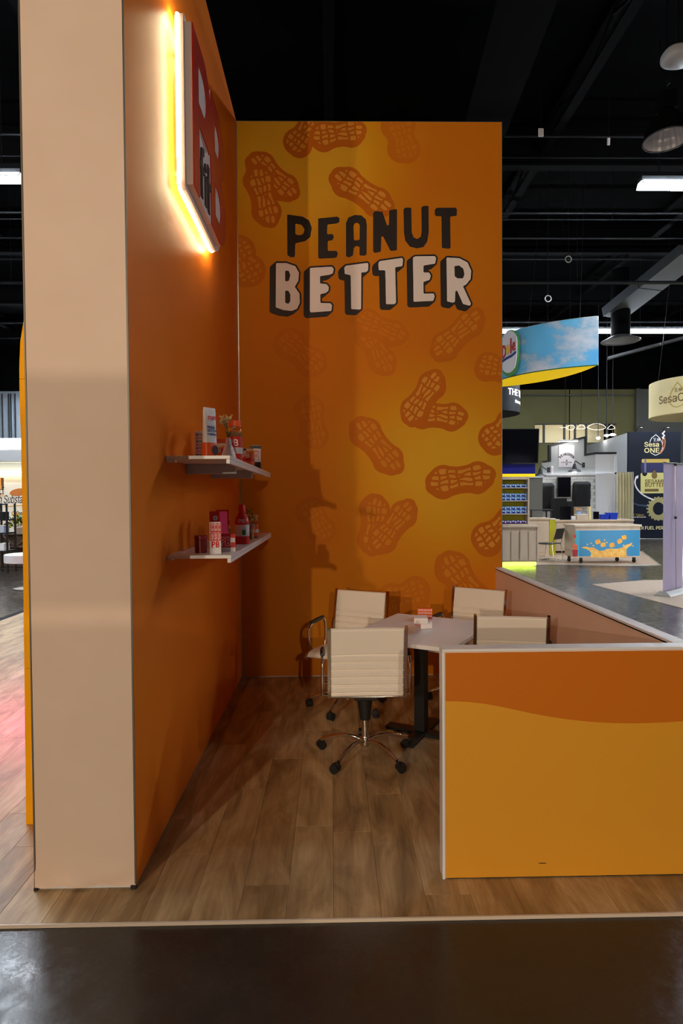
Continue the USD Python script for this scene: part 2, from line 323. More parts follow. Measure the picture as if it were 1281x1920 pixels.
for ip_, (px, py, L, w, ang, c) in enumerate(PE):
    ip_ = (ip_ % 2) * 1.0
    rim, cells = peanut(L * PXM, w * PXM * .92); cx, cz = wallxy(px, py)
    f = lambda g: affinity.translate(affinity.rotate(g, -ang, origin=(0, 0)), cx, cz).intersection(wall_rect)
    rim, cells = f(rim), f(cells)
    pass
    q = WB.add('peanut_print', put(ext(rim, .0006 + .0008 * ip_), (0, D - .0002, 0)), PCOL[c][0])
    if polys(cells): WB.add('shell_cells', put(ext(cells, .0009 + .0008 * ip_), (0, D - .0002, 0)), PCOL[c][1], parent=q)

ZL = lambda p: wallxy(480 + p[0] / 2.911, 360 + p[1] / 2.911)
def glyph(outer, holes=()):
    g = Polygon([ZL(p) for p in outer], [[ZL(p) for p in h] for h in holes]).buffer(0)
    return g.buffer(.010, 4).buffer(-.020, 4).buffer(.010, 4)
TOP = [
 ([(170,123),(255,135),(290,155),(305,195),(297,245),(270,268),(215,280),(212,355),(190,357),(172,345)], [[(215,172),(250,180),(266,205),(258,230),(238,237),(215,232)]]),
 ([(340,145),(445,135),(457,145),(455,165),(440,172),(390,178),(388,232),(418,230),(426,245),(418,263),(392,268),(392,322),(440,322),(447,335),(442,355),(430,360),(345,364),(340,355)], []),
 ([(492,170),(505,140),(540,126),(575,128),(600,150),(605,180),(604,340),(592,348),(565,346),(566,300),(548,294),(534,305),(530,345),(510,357),(492,352)], [[(532,185),(540,170),(555,168),(567,180),(566,262),(535,266)]]),
 ([(640,115),(650,105),(690,108),(725,210),(728,100),(770,93),(770,318),(735,322),(685,225),(682,325),(650,333),(640,325)], []),
 ([(806,95),(815,86),(848,86),(850,220),(860,248),(880,258),(900,245),(905,210),(903,85),(915,77),(942,76),(943,220),(935,270),(915,300),(880,308),(840,298),(815,265),(808,220)], []),
 ([(976,100),(985,87),(1090,86),(1097,95),(1096,130),(1060,134),(1062,305),(1050,310),(1015,305),(1013,132),(985,132),(977,125)], [])]
BOT = [
 ([(110,388),(165,388),(215,405),(235,440),(232,485),(212,518),(238,555),(240,605),(225,638),(195,650),(150,645),(108,630)], [[(160,428),(180,432),(188,455),(180,485),(160,490)], [(160,538),(178,540),(188,560),(188,595),(178,612),(160,605)]]),
 ([(295,415),(415,408),(425,420),(420,445),(400,453),(350,460),(350,500),(385,503),(398,518),(396,540),(380,552),(352,558),(352,606),(408,608),(416,620),(412,650),(300,658),(294,650)], []),
 ([(482,415),(490,403),(610,387),(614,395),(612,430),(600,438),(575,440),(574,640),(565,642),(520,640),(517,455),(485,448)], []),
 ([(668,390),(675,378),(798,360),(803,368),(800,405),(760,412),(765,605),(755,613),(710,613),(706,428),(670,428)], []),
 ([(857,358),(870,352),(975,350),(984,360),(978,392),(915,402),(914,440),(945,440),(955,458),(948,480),(914,492),(915,556),(970,554),(976,570),(968,595),(860,600)], []),
 ([(1040,358),(1110,362),(1155,385),(1175,430),(1172,475),(1148,505),(1130,515),(1174,610),(1168,622),(1130,612),(1090,520),(1086,600),(1075,605),(1043,598)], [[(1083,405),(1110,402),(1132,420),(1138,450),(1130,472),(1100,472),(1085,460)]])]
for o, h in TOP: WB.add('letter', put(ext(glyph(o, h), .0024), (0, D - .0002, 0)), M['print_black'])
for o, h in BOT:
    g = glyph(o, h); full = Polygon(max(polys(g), key=lambda x: x.area).exterior)
    sh = unary_union([affinity.translate(g.buffer(.0155, 4), -.042 * s, -.036 * s) for s in np.linspace(0, 1, 9)]).buffer(.006).buffer(-.006)
    if len(h): sh = sh.union(full)
    q = WB.add('letter', put(ext(sh.simplify(.0008), .0024), (0, D - .0002, 0)), M['print_black'])
    WB.add('letter_face', put(ext(g, .0032), (0, D - .0002, 0)), M['print_white'], parent=q, label='white face of the outlined letter')

# ------------------------------------------------------------------ low L-shaped wall
t = struct('wall_low')
W2 = XR - XS
t.add('front_core', box(XL + .012, XR - .003, YL + .004, YL + W2, FZ + .013, HL - .012), M['peach'])
t.add('side_core', box(XS + .004, XR - .004, YL + W2, D - .004, FZ + .013, HL - .012), M['peach'])
t.add('cap_rail', cbox(XL, XR + .004, YL - .006, YL + W2 + .004, HL - .012, HL, .002), M['white'])
t.add('cap_rail', cbox(XS - .004, XR + .004, YL + W2 + .0045, D - .004, HL - .012, HL, .002), M['white'])
t.add('end_post', cbox(XL, XL + .012, YL - .004, YL + W2, 0, HL - .0125, .002), M['white'])
t.add('inner_reveal', cat(box(XS + .0005, XS + .0042, YL + W2 + .01, D - .01, HL - .020, HL - .013)), M['black_matt'])
wave = [at(a, b, Y=YL)[[0, 2]] for a, b in ((824, 1315), (850, 1314.5), (880, 1316), (910, 1319.5), (940, 1325), (970, 1331.5), (1000, 1338), (1030, 1343.5), (1060, 1348), (1090, 1351.5), (1120, 1354), (1150, 1355.5), (1180, 1356), (1215, 1355.5), (1250, 1354), (1281, 1352))]
wave = [tuple(p) for p in wave] + [(XR - .05, wave[-1][1] + .02)]
x0, x1 = XL + .016, XR - .006
area = sbox(x0, .006, x1, HL - .018)
up = Polygon(wave + [(x1 + .1, wave[-1][1]), (x1 + .1, 2), (x0 - .1, 2), (x0 - .1, wave[0][1])]).buffer(0).intersection(area)
t.add('orange_print', put(ext(up, .006), (0, YL + .004, 0)), M['print_orange'], label='orange upper field of the printed panel')
t.add('yellow_print', put(ext(area.difference(up), .006), (0, YL + .004, 0)), M['print_yellow'], label='yellow lower field with wavy top edge')
t.add('foot_gap', box(XL + .02, XR - .01, YL + .003, YL + .02, .0, .006), M['black_matt'])
p = at(1017, 1618, Y=YL)
t.add('scuff', put(ext(ell(0, 0, .018, .0018), .0004), (p[0], YL - .002, p[2])), M['print_black'])

# ------------------------------------------------------------------ shelves on the orange wall
def shelf(name, label, ztop, apron_front, rails):
    t = Thing(name, label, 'shelf', (XW + .001, 4.0, ztop))
    y0, y1, xo = 3.00, 4.99, -.515
    t.add('board', cbox(XW + .0015, xo, y0, y1, ztop - .018, ztop, .002), M['white'])
    t.add('front_lip', cbox(xo - .020, xo - .0005, y0 + .001, y1 - .001, ztop - apron_front, ztop - .0185, .0015), M['white'])
    if rails:
        for y in (3.42, 4.14): t.add('support_rail', cbox(XW + .0015, xo - .045, y, y + .05, ztop - .075, ztop - .0185, .002), M['grey_wall'])
        t.add('end_block', cbox(XW + .0015, XW + .05, y0 + .002, y0 + .04, ztop - .034, ztop - .0185, .0015), M['white'])
        for y in (3.55, 4.3): t.add('clamp', tube([(xo - .03, y, ztop - .0185), (xo - .034, y + .03, ztop - .032), (xo - .03, y + .06, ztop - .0185)], .005, 6), M['black'])
    else:
        t.add('end_block', cbox(XW + .0015, XW + .03, y0 + .002, y0 + .03, ztop - .026, ztop - .0185, .0015), M['white'])
    return t
ZU, ZLO = 1.874, 1.366
shelf('wall_shelf', 'white shelf on the orange wall carrying the pouch and vase, the upper of two', ZU, .042, True)
shelf('wall_shelf', 'white shelf on the orange wall carrying the red cartons, the lower of two', ZLO, .040, False)

# products: helpers (all stand with faces turned to -y, the aisle)
def label_text(t, s, h, o, m, parent, right=(1, 0, 0), up=(0, 0, 1), bold=True, width=None, depth=.0008, name='lettering'):
    t.add(name, put(text(s, h, bold, depth, width), o, right, up), m, parent=parent)
def pb_logo(h):
    """outlined double-letter logo in the xy plane, height h, origin at lower left; returns (shape, counters)"""
    P = unary_union([sbox(0, 0, .22, .98), Point(.29, .68).buffer(.30), sbox(0, .38, .29, .98)])
    B = unary_union([sbox(.66, 0, .96, .98), Point(.94, .72).buffer(.26), Point(.96, .28).buffer(.28)])
    holes = unary_union([ell(.32, .68, .09, .13), ell(.95, .71, .085, .11), ell(.97, .28, .095, .12)])
    g = P.union(B); s = lambda q: affinity.scale(q, h, h, origin=(0, 0))
    return s(g.difference(holes)), s(holes), s(g.buffer(.07))
def face(t, m2, depth, x, y, z, yaw, parent, mm, name='print'):
    """a flat print standing on a face through (x, y, z); yaw turns the face from -y"""
    c, s_ = math.cos(math.radians(yaw)), math.sin(math.radians(yaw)); t.add(name, put(m2, (x, y, z), (c, s_, 0)), mm, parent=parent)

# upper shelf -------------------------------------------------
def pouch(name, label, x, y, z, w, h, d, yaw, body, low, band=None, lean=.0):
    t = Thing(name, label, 'pouch', (x, y, z), yaw, own=True)
    def skin(z0, z1, grow=0.):
        n, mrows = 16, 14; P = []
        for zi in np.linspace(z0, z1, mrows):
            s = zi / h; th = d / 2 * (max(0, 1 - s) ** .55 if s > .06 else .85 + s * 2) * .95 + .0012; ww = w / 2 * (1 - .06 * math.sin(s * 3.1)) * (.80 if s > .93 else 1)
            if s > .93: ww = w / 2 * .94
            for k in range(n):
                a = 2 * math.pi * k / n; P.append([(ww + grow) * np.sign(math.cos(a)) * abs(math.cos(a)) ** .6, (th + grow) * np.sign(math.sin(a)) * abs(math.sin(a)) ** .8 + lean * s * s, zi])
        P = V(P); f = []
        for i in range(mrows - 1):
            for k in range(n):
                q = (k + 1) % n; f += [[i * n + k, i * n + q, (i + 1) * n + q], [i * n + k, (i + 1) * n + q, (i + 1) * n + k]]
        P = np.vstack([P, P[:n].mean(0), P[-n:].mean(0)]); b = len(P) - 2
        for k in range(n):
            q = (k + 1) % n; f += [[b, q, k], [b + 1, (mrows - 1) * n + k, (mrows - 1) * n + q]]
        return trimesh.Trimesh(P, f, process=False)
    b = t.add('bag', skin(0.001, h), body, smooth=40)
    if low: t.add('lower_panel', skin(0.0015, h * .29, .0008), low, parent=b, smooth=40)
    return t, b
t, b = pouch('snack_pouch', 'tall white stand-up pouch with an orange foot at the near end of the shelf', -.645, 3.13, ZU, .085, .262, .06, 52, M['pk_white'], M['pk_orange'])
for i, (s_, h, z, x) in enumerate((('PBfit', .020, .195, -.03), ('PEANUT', .013, .150, -.034), ('BUTTER', .013, .132, -.034), ('POWDER', .009, .115, -.034))):
    t.add('lettering', put(text(s_, h, True, .001, width=.062), (x, -.021 - .004 * (1 - z / .262), z), (1, 0, 0)), M['pk_red'] if i == 0 else M['blue'], parent=b)
t.add('picture', put(ext(ell(0, 0, .02, .026), .001), (.012, -.031, .036)), M['pk_dark'], parent=b)
def carton(name, label, x, y, z, w, d, h, yaw, body, low=None, lowh=0., side=None, category='carton'):
    t = Thing(name, label, category, (x, y, z), yaw, own=True)
    b = t.add('box', cbox(-w / 2, w / 2, -d / 2, d / 2, lowh, h, .0012), body)
    if low: t.add('lower_panel', cbox(-w / 2, w / 2, -d / 2, d / 2, 0, lowh - .0001, .001), low, parent=b)
    t.add('lid_flap', cbox(-w / 2 + .003, w / 2 - .003, -d / 2 + .002, d / 2 - .002, h, h + .0012, .0004), body, parent=b)
    return t, b
t, b = carton('bar_carton', 'slim white carton printed with red words, half hidden behind the tall pouch', -.715, 3.2, ZU, .05, .04, .145, 20, M['pk_white'])
for i in range(7): t.add('lettering', put(text('BETTER', .010, True, .0008, width=.042), (-.021, -.0205, .012 + i * .018)), M['pk_red'] if i % 2 else M['print_black'], parent=b)

# dried flowers in a white cone vase: vase and flowers are two things
VX, VY = -.585, 3.36
t = Thing('bud_vase', 'slender white cone-shaped bud vase holding dried flowers', 'vase', (VX, VY, ZU))
t.add('body', lathe([(.044, ZU + .0006), (.046, ZU + .004), (.040, ZU + .03), (.030, ZU + .06), (.018, ZU + .09), (.0105, ZU + .118), (.0098, ZU + .128), (.0078, ZU + .128), (.0075, ZU + .10)], 28, (VX, VY, 0)), M['print_white'], smooth=40)
t = Thing('dried_flowers', 'small bunch of dried beige flowers and grey-green leaves standing in the white cone vase', 'dried flowers', (VX, VY, ZU + .105))
rg = np.random.default_rng(3)
st, hd, lf = [], [], []
for i in range(9):
    a = rg.uniform(2.2, 5.2) if i < 6 else rg.uniform(0, 6.28); sp = rg.uniform(.015, .05); hh = rg.uniform(.09, .13)
    tip = V([VX + sp * math.cos(a) * .8, VY + sp * math.sin(a), ZU + .118 + hh]); mid = V([VX + .003 * math.cos(a), VY, ZU + .118 + hh * .45])
    st.append(tube([(VX + .003 * math.cos(a), VY + .003 * math.sin(a), ZU + .106), mid, tip], .0011, 5))
    for q in range(10):
        m = trimesh.creation.icosphere(1, rg.uniform(.004, .008)); m.apply_scale([1, 1, .6]); m.apply_translation(tip + rg.normal(0, .009, 3)); hd.append(m)
for i in range(9):
    a = rg.uniform(0, 6.28); b0 = V([VX, VY, ZU + .112 + rg.uniform(.0, .035)]); L = rg.uniform(.03, .055); dv = V([math.cos(a) * .55, math.sin(a) * .55, .75]); sd = V([-math.sin(a), math.cos(a), 0]) * .008
    lf.append(trimesh.convex.convex_hull(V([b0, b0 + dv * L * .5 + sd, b0 + dv * L * .5 - sd, b0 + dv * L, b0 + dv * L * .5 + V([0, 0, .002])])))
t.add('stem', cat(st), M['dry_leaf']); t.add('flower_head', cat(hd), M['dry_stem'], kind='stuff'); t.add('foliage', cat(lf), M['dry_leaf'])

def jar(name, label, x, y, z, r, h, lid_h, lid_m, label_m, band=None, fill=M['powder'], txt='PB', seal=True):
    t = Thing(name, label, 'jar', (x, y, z), 0, own=True)
    b = t.add('body', lathe([(r * .94, .0005), (r, .006), (r, h - lid_h - .028), (r * .96, h - lid_h - .014), (r * .82, h - lid_h - .003), (r * .82, h - lid_h)], 28), M['glass'], smooth=40)
    t.add('filling', lathe([(r * .90, .004), (r * .95, .008), (r * .95, h - lid_h - .032)], 24), fill, parent=b, smooth=40)
    t.add('lid', cat(lathe([(r * .88, h - lid_h + .0005), (r * .90, h - lid_h + .002), (r * .90, h - .002), (r * .86, h)], 28)), lid_m, smooth=40)
    lz0, lz1 = .012, (h - lid_h) * .72
    q = t.add('paper_label', lathe([(r + .0006, lz0), (r + .0008, lz0 + .001), (r + .0008, lz1), (r + .0006, lz1 + .0005)], 28), label_m, smooth=40)
    if band:
        t.add('label_band', lathe([(r + .0012, lz0 + (lz1 - lz0) * .30), (r + .0014, lz0 + (lz1 - lz0) * .31), (r + .0014, lz0 + (lz1 - lz0) * .55), (r + .0012, lz0 + (lz1 - lz0) * .56)], 28), band, parent=q, smooth=40)
    g = text(txt, min(r * .8, (lz1 - lz0) * .36), True, .004, center=True)
    t.add('lettering', put(g, (0, -r - .0006, lz0 + (lz1 - lz0) * .62)), M['pk_white'], parent=q)
    return t
jar('spread_jar', 'tall jar with orange-red lid and red label behind the dried flowers', -.60, 3.66, ZU, .048, .262, .038, M['pk_orange'], M['pk_red'], M['pk_white'])
jar('spread_jar', 'squat tub with a wide orange lid directly behind the white cone vase', -.665, 3.52, ZU, .062, .132, .026, M['pk_orange'], M['pk_red'], M['pk_orange'])
jar('spread_jar', 'small glass jar of powder with orange label standing beside the hanging black-topped pouch', -.575, 4.02, ZU, .050, .125, .006, M['glass'], M['pk_orange'], M['pk_red'])
t, b = pouch('snack_pouch', 'small red and white sachet between the cone vase and the glass jar', -.60, 3.80, ZU, .055, .105, .03, 10, M['pk_white'], M['pk_red'])
t.add('lettering', put(text('PB', .02, True, .001, width=.034), (-.02, -.013, .055)), M['pk_red'], parent=b)
t, b = pouch('snack_pouch', 'small white pouch with black top strip at the far end of the shelf', -.560, 4.36, ZU, .080, .175, .045, 8, M['pk_white'], M['pk_dark'])
t.add('top_strip', cbox(-.040, .040, -.009, .009, .150, .172, .002), M['black'], parent=b)
for s_, h, z in (('PBfit', .018, .118), ('PEANUT', .008, .100), ('BITES', .008, .088)): t.add('lettering', put(text(s_, h, True, .001, width=.045), (-.022, -.0235, z)), M['pk_red'], parent=b)

# lower shelf -------------------------------------------------
t = Thing('spice_tin', 'dark red cylindrical tin at the near end of the shelf behind the bar box', 'tin', (-.70, 3.14, ZLO), own=True)
b = t.add('body', lathe([(.030, .0005), (.032, .003), (.032, .070), (.030, .072)], 24), mat('tin_red', S(120, 24, 28), .35), smooth=40)
t.add('lid', lathe([(.033, .0725), (.034, .074), (.034, .092), (.031, .094)], 24), mat('tin_lid', S(140, 30, 34), .35), smooth=40)
t, b = carton('bar_carton', 'white and red bar box covered in repeated block letters standing nearest the shelf corner', -.615, 3.10, ZLO + .0, .058, .052, .165, 14, M['pk_white'], M['pk_white'], .03)
t.add('side_panel', box(.0291, .0299, -.024, .024, .034, .160), M['pk_red'], parent=b)
t.add('front_panel', box(-.027, .027, -.0269, -.0261, .068, .162), M['pk_red'], parent=b)
for r_ in range(3):
    for z, s_ in ((.072, 'PEANUT'), (.119, 'BETTER')):
        t.add('lettering', put(text(s_, .0135, True, .0006, width=.042), (-.0095 + r_ * .0175, -.027, z), (0, 0, 1), (-1, 0, 0)), M['pk_white'], parent=b)
sh, ho, out = pb_logo(.033); t.add('logo_print', put(ext(sh, .0006), (-.021, -.0262, .033)), M['pk_red'], parent=b); t.add('logo_counter', put(ext(ho, .0005), (-.021, -.0262, .033)), M['pk_white'], parent=b)
t, b = carton('bar_carton', 'tall crimson and magenta carton with a round white seal behind the smaller boxes', -.655, 3.40, ZLO, .100, .060, .215, 12, M['pk_red'])
t.add('side_panel', box(.008, .049, -.0312, -.0302, .004, .212), M['pk_magenta'], parent=b)
t.add('seal', put(ext(ell(0, 0, .014, .014), .0007), (-.018, -.0304, .178)), M['pk_white'], parent=b)
t.add('seal_mark', put(text('1', .012, True, .001, center=True), (-.018, -.0308, .172)), M['pk_dark'], parent=b)
t, b = carton('bar_carton', 'dark red upright carton with a white panel, squeezed between magenta carton and white-label bottle', -.665, 3.585, ZLO, .075, .05, .22, 8, M['pk_red'])
t.add('front_panel', box(-.004, .034, -.0262, -.0252, .04, .130), M['pk_white'], parent=b)
for q in range(4): t.add('lettering', put(text('PB', .012, True, .0006, width=.02), (.002, -.0253, .140 + q * .018)), M['pk_white'], parent=b)
t.add('picture', put(ext(rrect(0, 0, .020, .03, .006), .0006), (.005, -.0262, .065)), M['pk_green'], parent=b)
t, b = carton('bar_carton', 'low wide red box with large outlined letters in front of the tall cartons', -.575, 3.23, ZLO, .088, .05, .095, 6, M['pk_red'], M['pk_white'], .022)
sh, ho, out = pb_logo(.044); t.add('logo_print', put(ext(out, .0005), (-.036, -.0252, .034)), M['pk_white'], parent=b); t.add('logo_letter', put(ext(sh, .0008), (-.036, -.0253, .034)), M['pk_red'], parent=b)
t.add('sticker', box(.018, .042, -.0258, -.0248, .050, .074), M['pk_white'], parent=b)
t = Thing('spread_bottle', 'red squeeze bottle with a white label and a green square, tallest thing on its shelf', 'bottle', (-.575, 3.76, ZLO), own=True)
b = t.add('body', lathe([(.044, .0005), (.047, .006), (.047, .135), (.042, .165), (.026, .190), (.020, .196)], 28), M['pk_red'], smooth=40)
t.add('cap', lathe([(.023, .1965), (.024, .198), (.021, .236), (.016, .250), (.010, .254)], 24), mat('cap_red', S(232, 40, 14), .35), smooth=40)
q = t.add('paper_label', lathe([(.0474, .050), (.0478, .051), (.0478, .122), (.0474, .123)], 28), M['pk_white'], smooth=40)
t.add('green_mark', put(ext(rrect(0, 0, .022, .032, .003), .004), (.008, -.0462, .058)), M['pk_green'], parent=q)
t.add('lettering', put(text('PB', .022, True, .006, width=.036), (-.016, -.0405, .136)), M['pk_white'], parent=b)
jar('spread_jar', 'glass jar with a red lid hidden behind the white-label bottle', -.70, 3.82, ZLO, .040, .155, .022, M['pk_dark'], M['pk_dark'])
t = Thing('glass_vase', 'small clear glass vase holding yellow dried flowers', 'vase', (-.56, 4.02, ZLO), own=True)
t.add('body', lathe([(.026, .0005), (.028, .004), (.026, .03), (.030, .055), (.034, .085), (.031, .085), (.027, .055), (.023, .03), (.024, .010)], 24), M['glass'], smooth=40)
t = Thing('dried_flowers', 'bunch of brown and yellow dried flowers in the small glass vase', 'dried flowers', (-.56, 4.02, ZLO + .012))
st, hd = [], []; rg = np.random.default_rng(5)
for i in range(11):
    a = rg.uniform(0, 6.28); tip = V([-.56 + .05 * math.cos(a) * rg.uniform(.3, 1), 4.02 + .05 * math.sin(a), ZLO + rg.uniform(.13, .20)])
    st.append(tube([(-.56 + .008 * math.cos(a), 4.02 + .008 * math.sin(a), ZLO + .014), (-.56 + .012 * math.cos(a), 4.02, ZLO + .085), tip], .0012, 5))
    for q in range(8):
        m = trimesh.creation.icosphere(1, rg.uniform(.004, .009)); m.apply_translation(tip + rg.normal(0, .008, 3)); hd.append(m)
t.add('stem', cat(st), M['dry_leaf']); t.add('flower_head', cat(hd), noisy('mixed_dried_bloom', S(110, 70, 20), S(220, 176, 60), 70, rough=.9), kind='stuff')
jar('spread_jar', 'jar with orange label behind the yellow dried flowers on the red-carton shelf', -.585, 4.32, ZLO, .046, .17, .024, mat('lid_gold', S(222, 170, 90), .4), M['pk_orange'], M['pk_white'])

# ------------------------------------------------------------------ backlit logo sign on the orange wall
SY, SZ, SC = 3.215, 3.35, 1.0   # lower near corner of the sign
RX, UPZ = (0, 1, 0), (0, 0, 1)
Pshape = unary_union([sbox(0, .0, .14, .86), sbox(.0, .40, .26, .86), affinity.scale(Point(.26, .63).buffer(.23, 24), .92, 1)])
Bshape = unary_union([sbox(.46, .0, .72, .83), affinity.scale(Point(.70, .62).buffer(.21, 24), 1.05, 1), affinity.scale(Point(.72, .215).buffer(.215, 24), 1.10, 1)])
Pc = sbox(.13, .52, .24, .74).union(affinity.scale(Point(.24, .63).buffer(.11, 16), .95, 1))
Bc1 = sbox(.585, .52, .66, .70).union(affinity.scale(Point(.66, .61).buffer(.09, 16), .9, 1)); Bc2 = sbox(.585, .115, .68, .31).union(affinity.scale(Point(.68, .2125).buffer(.0975, 16), 1, 1))
RED = Pshape.union(Bshape).union(sbox(.40, .30, .50, .70)).union(sbox(.2, .40, .5, .60))
RED = RED.difference(sbox(.44, .72, .475, .90).union(Polygon([(.42, .87), (.49, .87), (.462, .70)])))
RED = RED.difference(unary_union([Pc, Bc1, Bc2]))
fitwin = Polygon([(.14, .0), (.14, .40), (.20, .37), (.27, .345), (.34, .35), (.40, .385), (.455, .42), (.455, .0)])
RED = RED.difference(fitwin)
BACK = Pshape.union(Bshape).union(fitwin).union(sbox(0, 0, .6, .5)).union(sbox(.3, .3, .6, .83)).buffer(.035, 6)
t = Thing('logo_sign', 'backlit red and white letter sign glowing high on the orange wall', 'sign', (XW, SY + .45, SZ))
xp = lambda dx: (XW + dx, SY, SZ)
t.add('backer_board', put(ext(BACK, .022), xp(.052), RX, UPZ), M['print_white'], label='white backer board of the sign')
core = t.add('letter_block', put(ext(unary_union([RED, Pc, Bc1, Bc2, fitwin]).buffer(.001), .036), xp(.0745), RX, UPZ), M['print_white'], label='white raised letter block')
t.add('red_face', put(ext(RED, .006), xp(.1108), RX, UPZ), M['red'], parent=core, label='red letter faces')
for g, ch in zip(polys(unary_union([
        sbox(.175, .03, .222, .27).union(tape([(.198, .24), (.202, .29), (.245, .31)], .046)).union(sbox(.15, .185, .262, .225)),
        sbox(.280, .03, .326, .205), Point(.303, .252).buffer(.026),
        sbox(.362, .03, .410, .31).union(sbox(.338, .185, .448, .225))])), 'abcd'):
    t.add('word_letter', put(ext(g, .006), xp(.1108), RX, UPZ), M['print_black'], parent=core)
ring = max(polys(BACK), key=lambda g: g.area).buffer(-.002).exterior
rc = V([ring.interpolate(s).coords[0] for s in np.linspace(0, ring.length, 160)])
t.add('led_strip', tube(np.stack([np.full(160, XW + .040), SY + rc[:, 0], SZ + rc[:, 1]], 1), .010, 8, False), M['led'], label='warm white LED strip behind the board')
for u, v_ in ((.08, .1), (.08, .75), (.75, .2), (.7, .7)): t.add('standoff', put(ext(Point(u, v_).buffer(.012), .0525), xp(0), RX, UPZ), M['alu'])

# ------------------------------------------------------------------ meeting table with chairs
TC = V([.617, 4.065]); TA = -30.6
t = Thing('meeting_table', 'white rectangular meeting table on a black column in the booth corner', 'table', (TC[0], TC[1], 0), TA, own=True)
t.add('tabletop', cbox(-.37, .37, -.43, .43, .712, .740, .003), M['white'])
t.add('column', cbox(-.038, .038, -.038, .038, .03, .700, .003), M['black'])
t.add('top_plate', cbox(-.16, .16, -.16, .16, .7005, .7115, .002), M['black'])
t.add('base_plate', cat(cbox(-.26, .26, -.045, .045, .0005, .026, .004), cbox(-.045, .045, -.26, .26, .0005, .0262, .004)), M['black'])
def bar_box(label, px, py, z, yaw, w, d, h, body, front, pat):
    p = at(px, py, Z=z); t = Thing('bar_box', label, 'box', tuple(p), yaw, own=True)
    b = t.add('box', cbox(-w / 2, w / 2, 0, d, .0006, h, .001), body)
    if front: t.add('end_label', box(-w / 2 + .002, w / 2 - .002, -.0009, .0, .003, h - .003), front, parent=b)
    for k in range(4):
        for j in range(2): t.add('lettering', put(text('PB', h * .26, True, .0006, width=d * .17), (-w / 2 - .0001, d * (.92 - k * .23), h * (.16 + .42 * j)), (0, -1, 0)), pat, parent=b)
    return t
bar_box('white snack bar box with red printed side, bottom of the table stack', 800, 1179, .741, 14, .085, .12, .046, M['pk_white'], M['print_white'], M['pk_red'])
bar_box('white snack bar box lying on top of another box on the table', 789.5, 1170, .7885, -4, .095, .11, .040, M['pk_white'], M['print_white'], M['pk_orange'])
p = at(797, 1170, Z=.741)
t = Thing('bar_box', 'orange and white patterned snack bar box standing behind the white boxes on the table', 'box', (p[0] + .03, p[1] + .19, .741), -8, own=True)
b = t.add('box', cbox(-.055, .055, 0, .05, .0006, .076, .001), M['pk_orange'])
for k in range(5):
    for j in range(3): t.add('lettering', put(text('PB', .011, True, .0008, width=.017), (-.05 + k * .021, -.0001, .012 + .023 * j)), M['pk_white'], parent=b)

def chair_panel(cl, w, ribs, t0, rounding=.004):
    """ribbed upholstered panel along the centre line cl [(y, z)], closed and symmetric in x"""
    c = V(cl, float); seg = np.r_[0, np.cumsum(np.linalg.norm(np.diff(c, axis=0), axis=1))]; n = 110
    s = np.linspace(0, seg[-1], n); P = np.stack([np.interp(s, seg, c[:, 0]), np.interp(s, seg, c[:, 1])], 1)
    for _ in range(6): P[1:-1] = (P[:-2] + 2 * P[1:-1] + P[2:]) / 4
    T = np.gradient(P, axis=0); T /= np.linalg.norm(T, axis=1, keepdims=True); N = np.stack([-T[:, 1], T[:, 0]], 1)
    th = np.full(n, t0)
    for r in ribs: th -= (t0 * .80) * np.exp(-((s - r) / .0045) ** 2)
    edge = np.minimum(s, seg[-1] - s); th *= np.sqrt(np.clip(1 - (1 - np.clip(edge / .012, 0, 1)) ** 2, .02, 1))
    xs = np.r_[-w / 2, np.linspace(-w / 2 + .006, w / 2 - .006, 9), w / 2]; m = len(xs); ex = np.ones(m); ex[[0, -1]] = .35
    v = []
    for sg in (1, -1):
        for i in range(n):
            for j in range(m):
                sag = -.006 * (1 - (xs[j] / (w / 2)) ** 2)
                q = P[i] + N[i] * (sg * th[i] * ex[j] + sag); v.append([xs[j], q[0], q[1]])
    v = V(v); f = []; I = lambda k, i, j: k * n * m + i * m + j
    for i in range(n - 1):
        for j in range(m - 1):
            a, b, c2, d = I(0, i, j), I(0, i, j + 1), I(0, i + 1, j + 1), I(0, i + 1, j); f += [[a, b, c2], [a, c2, d]]
            a, b, c2, d = I(1, i, j), I(1, i, j + 1), I(1, i + 1, j + 1), I(1, i + 1, j); f += [[a, c2, b], [a, d, c2]]
    for i in range(n - 1):
        for j, r in ((0, 1), (m - 1, 0)):
            a, b, c2, d = I(0, i, j), I(0, i + 1, j), I(1, i + 1, j), I(1, i, j); q = [[a, b, c2], [a, c2, d]]; f += q if r else [x[::-1] for x in q]
    for j in range(m - 1):
        for i, r in ((0, 0), (n - 1, 1)):
            a, b, c2, d = I(0, i, j), I(0, i, j + 1), I(1, i, j + 1), I(1, i, j); q = [[a, b, c2], [a, c2, d]]; f += q if r else [x[::-1] for x in q]
    mm = trimesh.Trimesh(v, f, process=False); mm.fix_normals() if False else None
    return mm
def strap(pts, x0, x1, tk):
    """flat bar of thickness tk along (y, z) points between x0 and x1"""
    g = LineString(pts).buffer(tk / 2, 4, cap_style=2); m = ext(g, x1 - x0); m = put(m, (x1, 0, 0), (0, 1, 0), (0, 0, 1)) if False else m
    v = m.vertices.copy(); m.vertices = np.stack([x0 + v[:, 2], v[:, 0], v[:, 1]], 1); return m
def smooth_line(p, n=24):
    p = V(p, float)
    for _ in range(3):
        q = [p[0]]
        for a, b in zip(p[:-1], p[1:]): q += [.75 * a + .25 * b, .25 * a + .75 * b]
        q.append(p[-1]); p = V(q)
    return p
